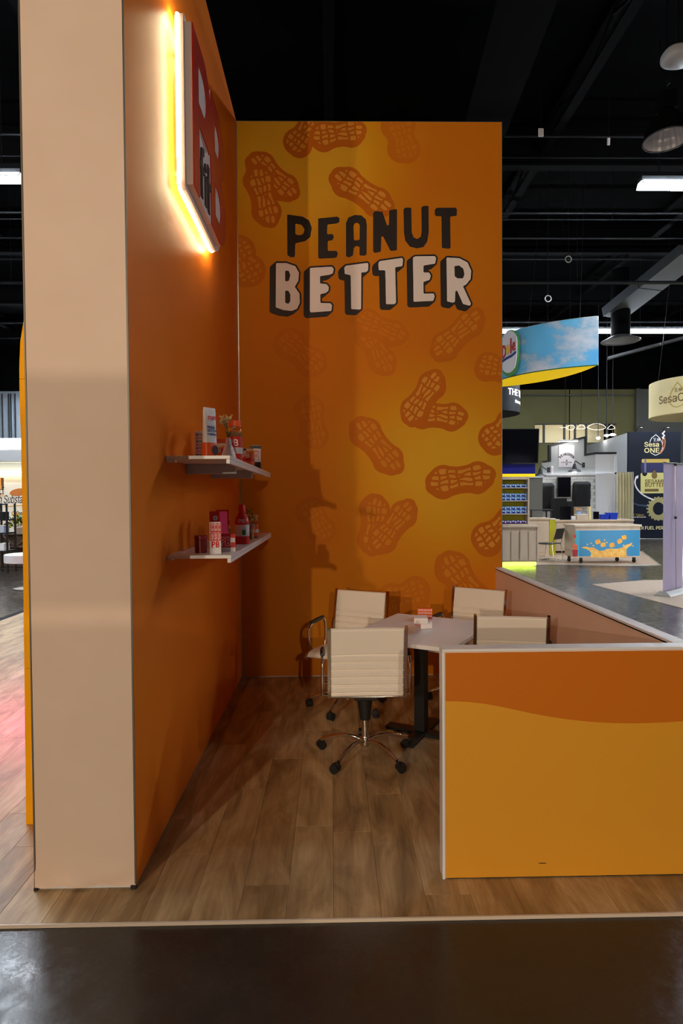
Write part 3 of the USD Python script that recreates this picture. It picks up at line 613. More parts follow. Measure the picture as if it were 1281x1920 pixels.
def office_chair(label, loc, rot, base_rot):
    t = Thing('office_chair', label, 'chair', loc, rot, own=True, group=None)
    # base
    t.add('base_hub', lathe([(.026, .062), (.032, .070), (.032, .112), (.027, .124)], 20), M['chrome'], smooth=40)
    for k in range(5):
        a = math.radians(base_rot + 72 * k); c, s = math.cos(a), math.sin(a)
        pr = smooth_line([(.025, .098), (.10, .122), (.20, .108), (.300, .066)]); pts = [(r * c, r * s, z) for r, z in pr]
        q = t.add('base_leg', tube(pts, np.linspace(.0165, .0115, len(pts)), 10), M['chrome'], smooth=50)
        cx, cy = .312 * c, .312 * s; ca = a + 1.2 + k * .9; tx, ty = -math.sin(ca), math.cos(ca); wx, wy = cx + .016 * math.cos(ca), cy + .016 * math.sin(ca); w = []
        for sd in (-1, 1):
            cy_ = trimesh.creation.cylinder(.0285, .019, sections=20); cy_.apply_transform(trimesh.geometry.align_vectors([0, 0, 1], [tx, ty, 0])); cy_.apply_translation([wx + tx * .0135 * sd, wy + ty * .0135 * sd, .0288]); w.append(cy_)
        w.append(rod((wx - tx * .01, wy - ty * .01, .03), (wx + tx * .01, wy + ty * .01, .03), .012)); w.append(rod((cx, cy, .035), (cx, cy, .062), .007))
        h_ = trimesh.creation.cylinder(.030, .008, sections=20); h_.apply_transform(trimesh.geometry.align_vectors([0, 0, 1], [tx, ty, 0])); h_.apply_translation([wx, wy, .031]); w.append(h_)
        t.add('caster', cat(w), M['black'], parent=q)
    t.add('gas_column', cat(lathe([(.0225, .1245), (.0225, .235), (.016, .236), (.016, .30)], 20)), M['chrome'], smooth=40)
    t.add('column_cover', lathe([(.030, .232), (.034, .234), (.052, .375), (.052, .392)], 20), M['black'], smooth=40)
    t.add('tilt_mechanism', cat(cbox(-.075, .075, -.13, .11, .3925, .432, .008), cbox(-.19, .19, -.05, -.02, .420, .438, .003), cbox(-.19, .19, .05, .08, .420, .438, .003)), M['black'])
    t.add('tilt_lever', cat(rod((.075, .02, .41), (.185, .02, .405), .005), cbox(.18, .225, .008, .032, .396, .412, .004)), M['black'])
    # upholstery: seat and backrest
    W = .44
    seat_line = [(.245, .436), (.225, .458), (.12, .462), (-.05, .452), (-.185, .446)]
    t.add('seat', chair_panel(seat_line, W, [.05 + .048 * i for i in range(8)], .019), M['cream'], smooth=35)
    back_line = [(-.222, .455), (-.226, .55), (-.242, .68), (-.285, .882)]
    t.add('backrest', chair_panel(back_line, W, [.022, .070, .118, .166, .214, .262], .017), M['cream'], smooth=35)
    # side frames: flat chrome bars from the top of the back round to the front of the seat
    path = smooth_line([(-.290, .892), (-.247, .69), (-.231, .56), (-.226, .465), (-.195, .440), (-.05, .446), (.12, .456), (.235, .452), (.262, .425)])
    for sx in (-1, 1):
        q = t.add('side_frame', strap(path, sx * (W / 2 + .010) - .009, sx * (W / 2 + .010) + .009, .026), M['chrome'])
        xa = sx * (W / 2 + .050)
        loop = smooth_line([(-.135, .437), (-.150, .50), (-.150, .60), (-.13, .665), (-.06, .672), (.10, .660), (.135, .63), (.135, .52), (.09, .442)])
        r = t.add('armrest', cat(tube([(xa, a, b) for a, b in loop], .0105, 10), rod((sx * (W / 2 + .019), -.135, .440), (xa, -.135, .440), .010), rod((sx * (W / 2 + .019), .09, .445), (xa, .09, .445), .010)), M['chrome'], smooth=50)
        t.add('arm_pad', cat(tube([(xa, a, .676 - .05 * (a + .06)) for a in np.linspace(-.11, .10, 6)], [.013, .016, .017, .017, .016, .013], 10)), M['black'], parent=r, smooth=50)
    t.add('back_brace', rod((-W / 2 - .004, -.222, .452), (W / 2 + .004, -.222, .452), .008), M['chrome'], smooth=50)
    return t
ch = office_chair('cream ribbed office chair with its whole back facing the aisle', (.205, 3.74, 0), 0.5, -54)
copy(ch, 'cream ribbed office chair turned half sideways beside the orange wall', (.115, 4.60, 0), 153)
copy(ch, 'cream ribbed office chair at the far table corner below the printed back wall', (1.08, 4.68, 0), 145)
copy(ch, 'cream ribbed office chair standing closest behind the low orange and yellow wall', (1.205, 4.03, 0), -10)

# ------------------------------------------------------------------ hall shell
CZ = 10.2
t = struct('ceiling'); t.add('roof_deck', box(-42, 42, -24, 34.5, CZ, CZ + .2), M['ceiling'])
for i, y in enumerate((4.2, 9.0, 13.8, 18.6, 23.4, 28.2)):
    t.add('girder', cat(box(-42, 42, y - .12, y + .12, CZ - .06, CZ - .001), box(-42, 42, y - .015, y + .015, CZ - .8, CZ - .002), box(-42, 42, y - .12, y + .12, CZ - .86, CZ - .8)), M['steel_black'])
for x in np.arange(-30, 31, 5.0):
    t.add('joist', cat(box(x - .1, x + .1, -24, 34.4, CZ - .56, CZ - .52), box(x - .1, x + .1, -24, 34.4, CZ - .1, CZ - .002), [rod((x, y, CZ - .54), (x, y + 1.2, CZ - .08), .03, 5) for y in np.arange(2, 34, 2.4)], [rod((x, y + 1.2, CZ - .08), (x, y + 2.4, CZ - .54), .03, 5) for y in np.arange(2, 31, 2.4)]), M['steel_black'])
t = struct('wall_hall_back')
HB = 33.0
def hx(px): return at(px, 930, Y=HB)[0]
def hz(py): return at(1000, py, Y=HB)[2]
xa, xb = hx(1003), hx(1156); za, zb = hz(832), hz(794); xm = hx(1195)
t.add('khaki_panel', cat(box(2, xa, HB, HB + .3, FZ, CZ), box(xb, xm, HB, HB + .3, FZ, CZ), box(xa, xb, HB, HB + .3, FZ, za), box(xa, xb, HB, HB + .3, zb, CZ)), M['khaki'])
t.add('grey_panel', box(xm, 42, HB - .15, HB + .3, FZ, CZ), M['hall_grey'])
t.add('blue_panel', box(-42, -9, HB, HB + .3, FZ, CZ), M['hall_blue'])
t.add('grey_panel', box(-9, 2, HB, HB + .3, FZ, CZ), M['hall_grey'])
t.add('seam', cat([box(hx(x) - .03, hx(x) + .03, HB - .03, HB - .001, FZ + .01, 7.6) for x in (8, 20, 24, 32)]), M['steel_grey'])
zt = hz(731)
t.add('dark_upper_wall', box(-42, 42, HB - .20, HB - .152, zt, CZ - .001), M['ceiling'])
t.add('rail', cat(box(hx(940), xm - .05, HB - .12, HB - .02, hz(743), hz(740.5)), box(xm - .22, xm, HB - .3, HB - .152, FZ + .1, zt)), M['hall_grey'])
t.add('expansion_joint', box(hx(1067), hx(1068.3), HB - .02, HB - .001, FZ + .2, zt), M['steel_black'])
t = struct('window_1')
t.add('bright_room_wall', box(xa - .3, xb + .3, HB + 2.2, HB + 2.3, za - .6, zb + .6), M['lit_cream'])
t.add('room_floor', box(xa - .3, xb + .3, HB + .31, HB + 2.2, za - .6, za - .5), M['lit_cream'])
t.add('frame', cat(box(xa, xb, HB - .04, HB + .3, za, za + .05), box(xa, xb, HB - .04, HB + .3, zb - .05, zb)), M['hall_grey'])
for px in (1020.5, 1059, 1079, 1100, 1139): t.add('mullion', box(hx(px) - .05, hx(px) + .05, HB + .02, HB + .12, za + .051, zb - .051), M['hall_grey'])
t.add('ceiling_tube', box(xa + .2, xb - .2, HB + 1.0, HB + 1.1, zb + .3, zb + .35), emit('room_tube', (1.0, .95, .8), 9.0))
t = struct('wall_hall_left'); t.add('panel', box(-42.3, -42, -24, 34, FZ, CZ), M['hall_grey'])
t = struct('wall_hall_right'); t.add('panel', box(42, 42.3, -24, 34, FZ, CZ), M['hall_grey'])
t = struct('wall_hall_front'); t.add('panel', box(-42, 42, -24.3, -24, FZ, CZ), M['hall_grey'])

# ------------------------------------------------------------------ ceiling things
def fixture(x, y, z, label, L=2.44, n=1, group='linear lamps under the hall roof'):
    t = Thing('linear_lamp', label, 'ceiling lamp', (x, y, z), 0, group=group, own=True)
    h = L / 2
    t.add('housing', cat(cbox(-h, h, -.075, .075, .075, .15, .006)), M['steel_grey'])
    prof = Polygon([(-.14, -.02), (-.075, .075), (.075, .075), (.14, -.02), (.128, -.02), (.07, .062), (-.07, .062), (-.128, -.02)])
    t.add('reflector', put(ext(prof, L), (h, 0, 0), (0, 1, 0), (0, 0, 1)) if False else put(ext(prof, L), (-h, 0, 0), (0, 1, 0), (0, 0, 1)), M['white'])
    t.add('lens', cbox(-h + .02, h - .02, -.112, .112, -.045, .052, .01), M['lamp_cool'])
    for s in (-1, 1): t.add('hanger', rod((s * h * .7, 0, .15), (s * h * .7, 0, CZ - .0005 - z), .008, 5), M['pipe'])
    return t
p0 = at(1200, 348, Z=7.5); q0 = at(42, 335, Z=7.5)
lam = fixture(p0[0] + 1.22, p0[1], 7.5, 'bright linear lamp hanging below the silver reflector lamp, upper part of the hall roof')
ORD = ['first', 'second', 'third', 'fourth', 'fifth', 'sixth', 'seventh', 'eighth', 'ninth', 'tenth']
LAMPS = {}
def lamp(x, y, label, z=7.5):
    if '%' in label:
        k_ = LAMPS[(label, y, x > 0)] = LAMPS.get((label, y, x > 0), -1) + 1
        label = label % (ORD[k_], 'fruit booth' if x > 0 else 'nut booth', 'row behind the camera' if y < 3 else 'row nearest the pillar top' if y < 8 else 'row over the aisle' if y < 15 else 'far row' if y < 28 else 'back row' if y < 31 else 'row against the wall')
    return copy(lam, label, (x, y, z), 0, 'linear lamps under the hall roof')
lamp(q0[0] - 1.22, q0[1], 'bright linear lamp peeking out beside the tall peach pillar against the black roof')
y2 = at(945, 622, Z=7.5)[1]
same = '%s linear lamp of the continuous row above the cloud sign, %s side, %s'
for k_ in range(4): lamp(5.6 + 1.22 + 2.5 * k_, y2, same)
far = '%s separate linear lamp out on the %s side, %s'
for x in (8.3, 10.8, 16, 22, 30): lamp(p0[0] + x - 4.0, p0[1], far)
for x in (-9.3, -13, -20, -28): lamp(x, q0[1], far)
for x in (18, 24, 30): lamp(x, y2, far)
for x in (-8, -13, -20, -28): lamp(x, y2, far)
for x in (-4.9, -9): lamp(x, 6.2, far)
for x, y in ((-10, 30), (-13.2, 30), (-6, 31.6), (-9, 31.6), (-11.8, 31.6), (-14.5, 31.6)): lamp(x, y, '%s added lamp brightening the blue end wall, %s side, %s')  # out of sight behind the pillar, added to brighten the blue wall
for x in (-16, 16): lamp(x, 0.5, far)

def pipe(name, label, category, a, b, r, m):
    t = Thing(name, label, category, a); t.add('run', rod(a, b, r, 8), m)
    a, b = V(a, float), V(b, float); L = np.linalg.norm(b - a)
    for s in np.linspace(.08, .92, max(2, int(L / 4))):
        q = a + (b - a) * s; t.add('hanger', rod(q + V([0, 0, r]), (q[0], q[1], CZ - .0005), .006, 5), m)
    return t
for py, Y, r in ((256, 12, .02), (296, 12, .012), (400, 14, .03), (412, 14, .015), (447, 17, .035), (486, 18.2, .03), (530, 16, .05), (604, 24, .05)):
    z = at(1100, py, Y=Y)[2]
    pipe('ceiling_pipe', {256: 'thin dark conduit high above the reflector lamp under the black roof', 296: 'thin perforated rail just above the bright linear lamp', 400: 'dark pipe running across the roof below the bright linear lamp',
        412: 'thin conduit directly under the dark roof pipe', 447: 'dark roof pipe midway between linear lamp and cloud sign', 486: 'roof pipe carrying the cable hooks above the cloud sign', 530: 'thick light-edged roof pipe nearest above the blue cloud sign', 604: 'pipe running level with the top of the blue cloud sign'}[py],
        'pipe', (-24, Y, z), (26, Y, z), r, M['pipe'])
# big dark diagonal duct and beams
a, b = at(905, 260, Z=8.6), at(1010, -60, Z=8.6)
t = Thing('roof_beam', 'broad dark steel beam running diagonally under the roof beside the printed wall', 'beam', tuple(a))
d = b - a; d /= np.linalg.norm(d); nrm = V([d[1], -d[0], 0]); L = 9.
t.add('flange', trimesh.convex.convex_hull(V([a - d * 5 + nrm * s * .42 + V([0, 0, h]) for s in (-1, 1) for h in (0, .05)] + [a + d * L + nrm * s * .42 + V([0, 0, h]) for s in (-1, 1) for h in (0, .05)])), mat('beam_paint', (.0045, .0047, .005), .8, specular_ior_level=.06))
t.add('web', trimesh.convex.convex_hull(V([a - d * 5 + nrm * s * .03 + V([0, 0, h]) for s in (-1, 1) for h in (.05, .9)] + [a + d * L + nrm * s * .03 + V([0, 0, h]) for s in (-1, 1) for h in (.05, .9)])), M['steel_black'])
# reflector lamp
c = at(1250, 262, Y=9.5)
t = Thing('highbay_lamp', 'unlit silver reflector lamp with ribbed dome hanging near the bright linear lamp', 'lamp', tuple(c))
r = .345
out = lathe([(r, 0), (r * 1.02, .01), (r * .93, .14), (r * .70, .30), (r * .42, .40), (r * .34, .46)], 36); inn = []
prof = [(r * .98, .004), (r * .90, .14), (r * .67, .29), (r * .40, .385), (.02, .39)]
nn = 48; vv = []; ff = []
for i, (rr, zz_) in enumerate(prof):
    for k_ in range(nn): vv.append([rr * (1 + (.02 if k_ % 2 else -.02)) * math.cos(2 * math.pi * k_ / nn), rr * (1 + (.02 if k_ % 2 else -.02)) * math.sin(2 * math.pi * k_ / nn), zz_])
for i in range(len(prof) - 1):
    for k_ in range(nn):
        q = (k_ + 1) % nn; A_, B_, C_, D_ = i * nn + k_, i * nn + q, (i + 1) * nn + q, (i + 1) * nn + k_; ff += [[A_, C_, B_], [A_, D_, C_]]
inner = trimesh.Trimesh(vv, ff, process=False)
shell = []
for (r0, z0), (r1, z1) in zip([(r, 0), (r * .93, .14), (r * .70, .30), (r * .42, .40)], [(r * .93, .14), (r * .70, .30), (r * .42, .40), (r * .34, .46)]):
    for k_ in range(nn):
        pass
outer_v = []; outer_f = []; po = [(r * 1.0, 0), (r * .94, .14), (r * .71, .30), (r * .44, .40), (r * .34, .46), (.0, .462)]
for rr, zz_ in po:
    for k_ in range(nn): outer_v.append([rr * math.cos(2 * math.pi * k_ / nn), rr * math.sin(2 * math.pi * k_ / nn), zz_])
for i in range(len(po) - 1):
    for k_ in range(nn):
        q = (k_ + 1) % nn; A_, B_, C_, D_ = i * nn + k_, i * nn + q, (i + 1) * nn + q, (i + 1) * nn + k_; outer_f += [[A_, B_, C_], [A_, C_, D_]]
mv = lambda m: (m.apply_translation(c), m)[1]
q = t.add('dome', mv(trimesh.Trimesh(outer_v, outer_f, process=False)), M['steel_black'], smooth=40)
t.add('ribbed_reflector', mv(inner), mat('reflector_silver', (.72, .70, .74), .35, .35), parent=q)
t.add('rim', mv(tube([(r * math.cos(a_), r * math.sin(a_), 0) for a_ in np.linspace(0, 2 * math.pi, 49)], .011, 8, False)), M['steel_grey'], smooth=50)
t.add('bulb', mv(lathe([(.03, .16), (.05, .20), (.045, .27), (.02, .385)], 20)), mat('frosted_bulb', S(236, 226, 206), .3), smooth=50)
t.add('ballast_box', mv(cbox(-.12, .12, -.12, .12, .463, .74, .01)), M['steel_black'])
t.add('hook', mv(tube([(0, 0, .74), (0, 0, .86), (.04, 0, .90), (0, 0, .94), (0, 0, CZ - .002 - c[2])], .010, 6)), M['pipe'])
c = at(1272, 106, Y=9.0)
t = Thing('roof_speaker', 'pale rounded loudspeaker hanging under the black roof above the reflector lamp', 'speaker', tuple(c))
sp = trimesh.creation.icosphere(3, 1.0); sp.vertices = np.sign(sp.vertices) * np.abs(sp.vertices) ** .75; sp.apply_scale([.24, .20, .12]); sp.apply_translation(c)
t.add('body', sp, mat('speaker_grey', S(196, 196, 198), .4), smooth=True)
t.add('bracket', rod(c + V([0, 0, .1]), (c[0], c[1], CZ - .002), .014, 6), M['pipe'])
# black vertical duct with round diffuser
cx_, Y = at(1164, 600, Y=19.7)[0], 19.7; zb_, zt_ = at(1164, 640, Y=Y)[2], CZ - .95
t = Thing('air_duct', 'black vertical air duct ending in a round diffuser beside the cloud-printed sign', 'air duct', (cx_, Y, zb_))
t.add('duct', lathe([(.30, zb_ + .22), (.30, zt_)], 28, (cx_, Y, 0)), M['steel_black'], smooth=40)
for i, (r_, z_) in enumerate(((.62, .0), (.52, .05), (.42, .10), (.33, .15))):
    t.add('diffuser_ring', lathe([(r_ * .80, zb_ + z_ + .035), (r_, zb_ + z_), (r_, zb_ + z_ + .012), (r_ * .82, zb_ + z_ + .05)], 36, (cx_, Y, 0)), mat(f'diffuser_black_{i}', (.03, .03, .032), .4), smooth=40)
# galvanised ducts (pale) on both sides
def duct(label, ps, Y, hh):
    P = V([at(px, py, Y=Y + dy) for px, py, dy in ps]); t = Thing('roof_duct', label, 'air duct', tuple(P[0]))
    for a, b in zip(P[:-1], P[1:]):
        d = (b - a); L = np.linalg.norm(d); d /= L; s = np.cross(d, [0, 0, 1.]); s /= np.linalg.norm(s); u = np.cross(s, d)
        nseg = max(1, int(L / 1.6))
        for k_ in range(nseg):
            p, q = a + d * L * k_ / nseg, a + d * (L * (k_ + 1) / nseg - .03)
            t.add('duct_section', trimesh.convex.convex_hull(V([w + s * i * hh + u * j * hh * .35 for w in (p, q) for i in (-1, 1) for j in (-1, 1)])), M['steel_grey'])
duct('pale sloping rectangular duct under the roof above the round diffuser', [(1150, 588, 0), (1300, 470, -3)], 20, .45)
duct('pale sheet-metal duct beside the top of the peach pillar', [(-40, 40, 0), (60, 190, 3)], 11, .40)
duct('long shallow pale duct rising beside the far lamp row', [(1140, 672, 0), (1340, 618, -1)], 21, .12)
for i, (px, py) in enumerate(((1028, 560), (1066, 486))):
    pz = at(px, py, Y=15.4); t = Thing('cable_hook', ['steel ring hook hanging on a wire above the cloud-printed sign', 'small steel hook clipped to the roof pipe above the ring hook'][i], 'hook', tuple(pz))
    t.add('wire', rod(pz + V([0, 0, .09]), (pz[0], pz[1], CZ - .002), .006, 5), M['pipe'])
    t.add('ring', tube([pz + V([.08 * math.cos(a), 0, .08 * math.sin(a)]) for a in np.linspace(0, 2 * math.pi, 25)], .016, 6, False), M['alu'], smooth=50)
for i, (px, py, Y) in enumerate(((1015, 246, 11), (1142, 263, 12))):
    pz = at(px, py, Y=Y); t = Thing('roof_tag', ['white cloth tag dangling from the black roof beside the printed wall', 'small grey roof sensor right of the dangling white tag'][i], ['tag', 'sensor'][i], tuple(pz))
    t.add('body', cbox(pz[0] - .05 + .02 * i, pz[0] + .05 - .02 * i, pz[1], pz[1] + .03, pz[2] - .09, pz[2] + .06, .008), M['white']); t.add('wire', rod(pz + V([0, .015, .05]), (pz[0], pz[1] + .015, CZ - .002), .005, 5), M['pipe'])

# ------------------------------------------------------------------ hanging signs
# leaf-shaped ring sign: cloud-printed band, yellow underside
A_, B_ = V([6.85, 15.0]), V([4.75, 18.1]); mid = (A_ + B_) / 2; ax = (B_ - A_) / np.linalg.norm(B_ - A_); pn = V([-ax[1], ax[0]]) * -1
if pn @ V([-.83, -.56]) < 0: pn = -pn
Lh = np.linalg.norm(B_ - A_) / 2
def arc(s, bulge, n=28): return [mid + ax * Lh * u + pn * s * bulge * (1 - u * u) for u in np.linspace(-1, 1, n)]
zlo, zhi = at(1128, 685, Y=15)[2], at(1128, 593, Y=15)[2]
near, fr = V(arc(1, .72)), V(arc(-1, .62)); finer = V(arc(1, .72, 400))
n = {'g': ('geometry', {}), 'm': ('mapping', {'scale': (.9, .9, 1.5)}), 'n': ('noise_texture', {'scale': .95, 'detail': 7, 'roughness': .6}), 'n2': ('noise_texture', {'scale': .6, 'detail': 2}), 'r': ('rgb_ramp', {'ramp': [(.47, S(96, 172, 214)), (.55, S(170, 194, 212)), (.66, S(214, 214, 220))]}), 'r2': ('rgb_ramp', {'ramp': [(.3, S(60, 158, 220)), (.7, S(116, 200, 236))]}),
     'k': ('map_range', {'from_min': .47, 'from_max': .53, 'clamp': True}), 'x': ('mix', {}), 'p': ('principled_bsdf', {'roughness': .6})}
M['cloud'] = usdkit.material(stage, '/World/Looks/cloud_print', n, [('g.position', 'm.vector'), ('m.vector', 'n.vector'), ('g.position', 'n2.vector'), ('n.fac', 'r.fac'), ('n2.fac', 'r2.fac'), ('n.fac', 'k.value'), ('k.result', 'x.fac'), ('r2.color', 'x.color1'), ('r.color', 'x.color2'), ('x.color', 'p.base_color')], surface='p.BSDF')
def band(pts, z0, z1, th, pinch=0.):
    g = LineString(pts).buffer(th / 2, 2, cap_style=2); m = ext(g, z1 - z0); m.apply_translation([0, 0, z0]); return m
t = Thing('hanging_sign', 'leaf-shaped hanging sign printed with blue sky and clouds, yellow underneath', 'sign', (mid[0], mid[1], zlo))
t.add('cloud_band', band(near, zlo + .02, zhi, .03), M['cloud']); t.add('cloud_band', band(fr, zlo + .02, zhi, .03), M['cloud'])
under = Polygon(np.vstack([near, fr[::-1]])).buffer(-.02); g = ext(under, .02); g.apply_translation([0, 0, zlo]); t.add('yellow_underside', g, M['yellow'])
t.add('edge_tube', tube(np.c_[near, np.full(len(near), zlo + .012)], .018, 6), mat('sign_edge', S(40, 110, 60), .5)); t.add('edge_tube', cat(tube(np.c_[near, np.full(len(near), zhi)], .016, 6), tube([(A_[0], A_[1], zlo), (A_[0] - .03, A_[1] + .03, (zlo + zhi) / 2), (A_[0], A_[1], zhi)], .016, 6)), M['alu'])
for u in (-.8, -.1, .6):
    w_ = mid + ax * Lh * u; t.add('hanger_wire', rod((w_[0] + pn[0] * .6 * (1 - u * u), w_[1] + pn[1] * .6 * (1 - u * u), zhi), (w_[0], w_[1], CZ - .002), .006, 5), M['pipe'])
# oval emblem plate on the band
ip = int(np.argmin([abs(at(961, 665, Y=q_[1])[0] - q_[0]) for q_ in finer])); cp = finer[ip]; tg = finer[min(ip + 3, 399)] - finer[max(ip - 3, 0)]; tg = -tg / np.linalg.norm(tg); nn_ = V([tg[1], -tg[0]])
if nn_ @ (V([0, 0]) - cp) < 0: nn_ = -nn_
o = V([cp[0] + nn_[0] * .12, cp[1] + nn_[1] * .12, at(957, 663, Y=cp[1])[2]]); rt = (tg[0], tg[1], 0) if np.cross(np.r_[tg, 0], [0, 0, 1.])[:2] @ nn_ > 0 else (-tg[0], -tg[1], 0)
WPL = .60
QX = .62
sq = lambda g: affinity.scale(g, QX, 1, origin=(0, 0))
plate = sq(affinity.scale(Point(0, 0).buffer(1, 24), .60, .60).intersection(affinity.scale(Point(0, .0).buffer(1, 24), .50, .72)).union(rrect(-.50, -.28, .50, .46, .2)))
t2 = Thing('emblem_sign', 'white oval fruit emblem plate with red script and green rim on the cloud-printed sign', 'sign', tuple(o))
b = t2.add('green_rim', put(ext(affinity.scale(plate, 1.05, 1.07), .04), o - np.r_[nn_, 0] * .045, rt), mat('emblem_green', S(70, 150, 60), .5)); t2.add('white_plate', put(ext(affinity.translate(affinity.scale(plate, .97, .96), 0, .03), .03), o - np.r_[nn_, 0] * .004, rt), M['pk_white'])
def estroke(pts, w): return tape(pts, w)
dole = unary_union([tape([(-.38, -.05), (-.38, .26)], .075), tape([(-.38, .26), (-.25, .24), (-.17, .13), (-.20, .0), (-.30, -.05), (-.38, -.05)], .07), tape([(.15, -.02), (.15, .34)], .075), tape([(.24, .07), (.38, .11), (.37, .19), (.29, .20), (.24, .11), (.29, .01), (.39, .02)], .055)])
t2.add('red_script', put(ext(sq(affinity.skew(dole, 0, 6)), .012), o + np.r_[nn_, 0] * .026, rt), mat('emblem_red', S(196, 24, 34), .5))
t2.add('sunburst', put(ext(sq(unary_union([affinity.rotate(Polygon([(-.03, 0), (.03, 0), (0, .16)]), a, origin=(0, 0)) for a in range(0, 360, 30)] + [Point(0, 0).buffer(.09)])), .012), o + np.r_[nn_, 0] * .026 + V([rt[0] * -.03, rt[1] * -.03, .10]), rt), mat('emblem_yellow', S(250, 196, 30), .5))
t2.add('blue_swoosh', put(ext(sq(tape([(-.42, -.19), (-.1, -.13), (.2, -.10), (.42, -.04)], .07)), .012), o + np.r_[nn_, 0] * .026, rt), mat('emblem_blue', S(24, 50, 130), .5))
t2.add('bracket', cat(*[rod(o - np.r_[nn_, 0] * .11 + V([0, 0, h]), o - np.r_[nn_, 0] * .045 + V([0, 0, h]), .015, 6) for h in (-.3, .3)]), M['alu'])
# black drum sign
def drum(name, label, px_edge, side, Y, r, py0, py1, m, under_m):
    e = at(px_edge, 750, Y=Y)[0]; cx = e - side * r; z0, z1 = at(px_edge, py1, Y=Y)[2], at(px_edge, py0, Y=Y)[2]
    t = Thing(name, label, 'sign', (cx, Y, z0)); t.add('drum_band', lathe([(r - .04, z0 + .03), (r, z0), (r, z1), (r - .04, z1)], 64, (cx, Y, 0)), m, smooth=40)
    t.add('underside', lathe([(r - .06, z0 - .012), (r - .05, z0 + .01)], 48, (cx, Y, 0)), under_m)
    for a in (.6, 2.2, 4.0, 5.4): t.add('hanger_wire', rod((cx + r * .9 * math.cos(a), Y + r * .9 * math.sin(a), z1), (cx + r * .5 * math.cos(a), Y + r * .5 * math.sin(a), CZ - .002), .006, 5), M['pipe'])
    return t, cx, z0, z1
def wrap(m, cx, Y, r, a0):
    """bend flat lettering (x along, y up) round a drum; a0 is the angle of x = 0, measured from -y"""
    m = m.subdivide() if len(m.faces) < 4000 else m
    a = a0 + m.vertices[:, 0] / r; rr = r + .002 + m.vertices[:, 2]
    m.vertices = np.stack([cx + rr * np.sin(a), Y - rr * np.cos(a), m.vertices[:, 1]], 1); return m
t, cx, z0, z1 = drum('hanging_sign', 'black drum sign with white lettering hanging under the cloud-printed sign', 972, 1, 21.0, 1.2, 712, 778, mat('drum_black', S(36, 38, 46), .6), M['black_matt'])
g = text('THE WATERSON', .21, True, .004, width=2.3); g.vertices[:, 1] += z0 + .55; t.add('lettering', wrap(g, cx, 21.0, 1.2, .42), M['lightbox'])
g = text('Stone Baked Goods', .10, True, .004, width=1.6); g.vertices[:, 1] += z0 + .30; t.add('lettering', wrap(g, cx, 21.0, 1.2, .72), M['lightbox'])
t, cx, z0, z1 = drum('hanging_sign', 'cream drum sign with a seed-drop emblem hanging over the navy booth', 1228, -1, 18.0, 1.35, 716, 781, mat('drum_cream', S(246, 226, 166), .6), M['cream_print'])
g = text('SesaONE', .235, False, .004, width=1.16); g.vertices[:, 1] += z0 + .34; t.add('lettering', wrap(g, cx, 18.0, 1.35, -1.42), M['brass'])
def drop(h):
    q = [(0, h), (.14 * h, .82 * h), (.30 * h, .52 * h), (.32 * h, .30 * h), (.22 * h, .09 * h), (0, 0), (-.22 * h, .09 * h), (-.32 * h, .30 * h), (-.30 * h, .52 * h), (-.14 * h, .82 * h)]
    return LineString(list(smooth_line(q + [q[0]])))
g = ext(drop(.74).buffer(.011, 2), .004); g.vertices[:, 1] += z0 + .16; g.vertices[:, 0] += .62; t.add('drop_outline', wrap(g, cx, 18.0, 1.35, -1.42), M['gold'])
def cjk(h):
    """two small brush-stroke characters (sesame) as strokes"""
    zhi_ = [[(.1, .9), (.9, .9)], [(.33, 1), (.33, .8)], [(.67, 1), (.67, .8)], [(.5, .72), (.55, .62)], [(.2, .52), (.8, .52), (.25, .12)], [(.25, .12), (.95, .02)]]
    ma = [[(.5, 1), (.53, .92)], [(.1, .86), (.95, .86)], [(.15, .86), (.12, .4), (0, .02)], [(.25, .62), (.58, .62)], [(.42, .78), (.42, .04)], [(.42, .6), (.24, .25)], [(.42, .6), (.58, .3)], [(.62, .62), (.96, .62)], [(.78, .78), (.78, .04)], [(.78, .6), (.64, .25)], [(.78, .6), (.97, .25)]]
    return unary_union([tape([(x * h, y * h) for x, y in s], .085 * h) for s in zhi_] + [tape([((x + 1.15) * h, y * h) for x, y in s], .075 * h) for s in ma])
g = ext(cjk(.11), .004); g.vertices[:, 1] += z0 + .62; g.vertices[:, 0] += .52; t.add('lettering', wrap(g, cx, 18.0, 1.35, -1.42), M['brass'])
def ear(h):
    """curved seed stalk"""
    st = tape(smooth_line([(0, 0), (.16 * h, .2 * h), (.22 * h, .5 * h), (.18 * h, .7 * h)]), .05 * h); s2 = tape(smooth_line([(-.03 * h, .02 * h), (.08 * h, .22 * h), (.12 * h, .5 * h), (.10 * h, .62 * h)]), .04 * h)
    lv = [affinity.rotate(ell((.14 + .05 * (i % 2)) * h, (.70 + .09 * i) * h, .035 * h, .07 * h, 12), -35 if i % 2 else 35) for i in range(4)]
    return st.union(s2), unary_union(lv)
s1, s2 = ear(.62); g = ext(s1.union(s2), .004); g.vertices[:, 1] += z0 + .18; g.vertices[:, 0] += .84; t.add('seed_stalk', wrap(g, cx, 18.0, 1.35, -1.42), M['gold'])

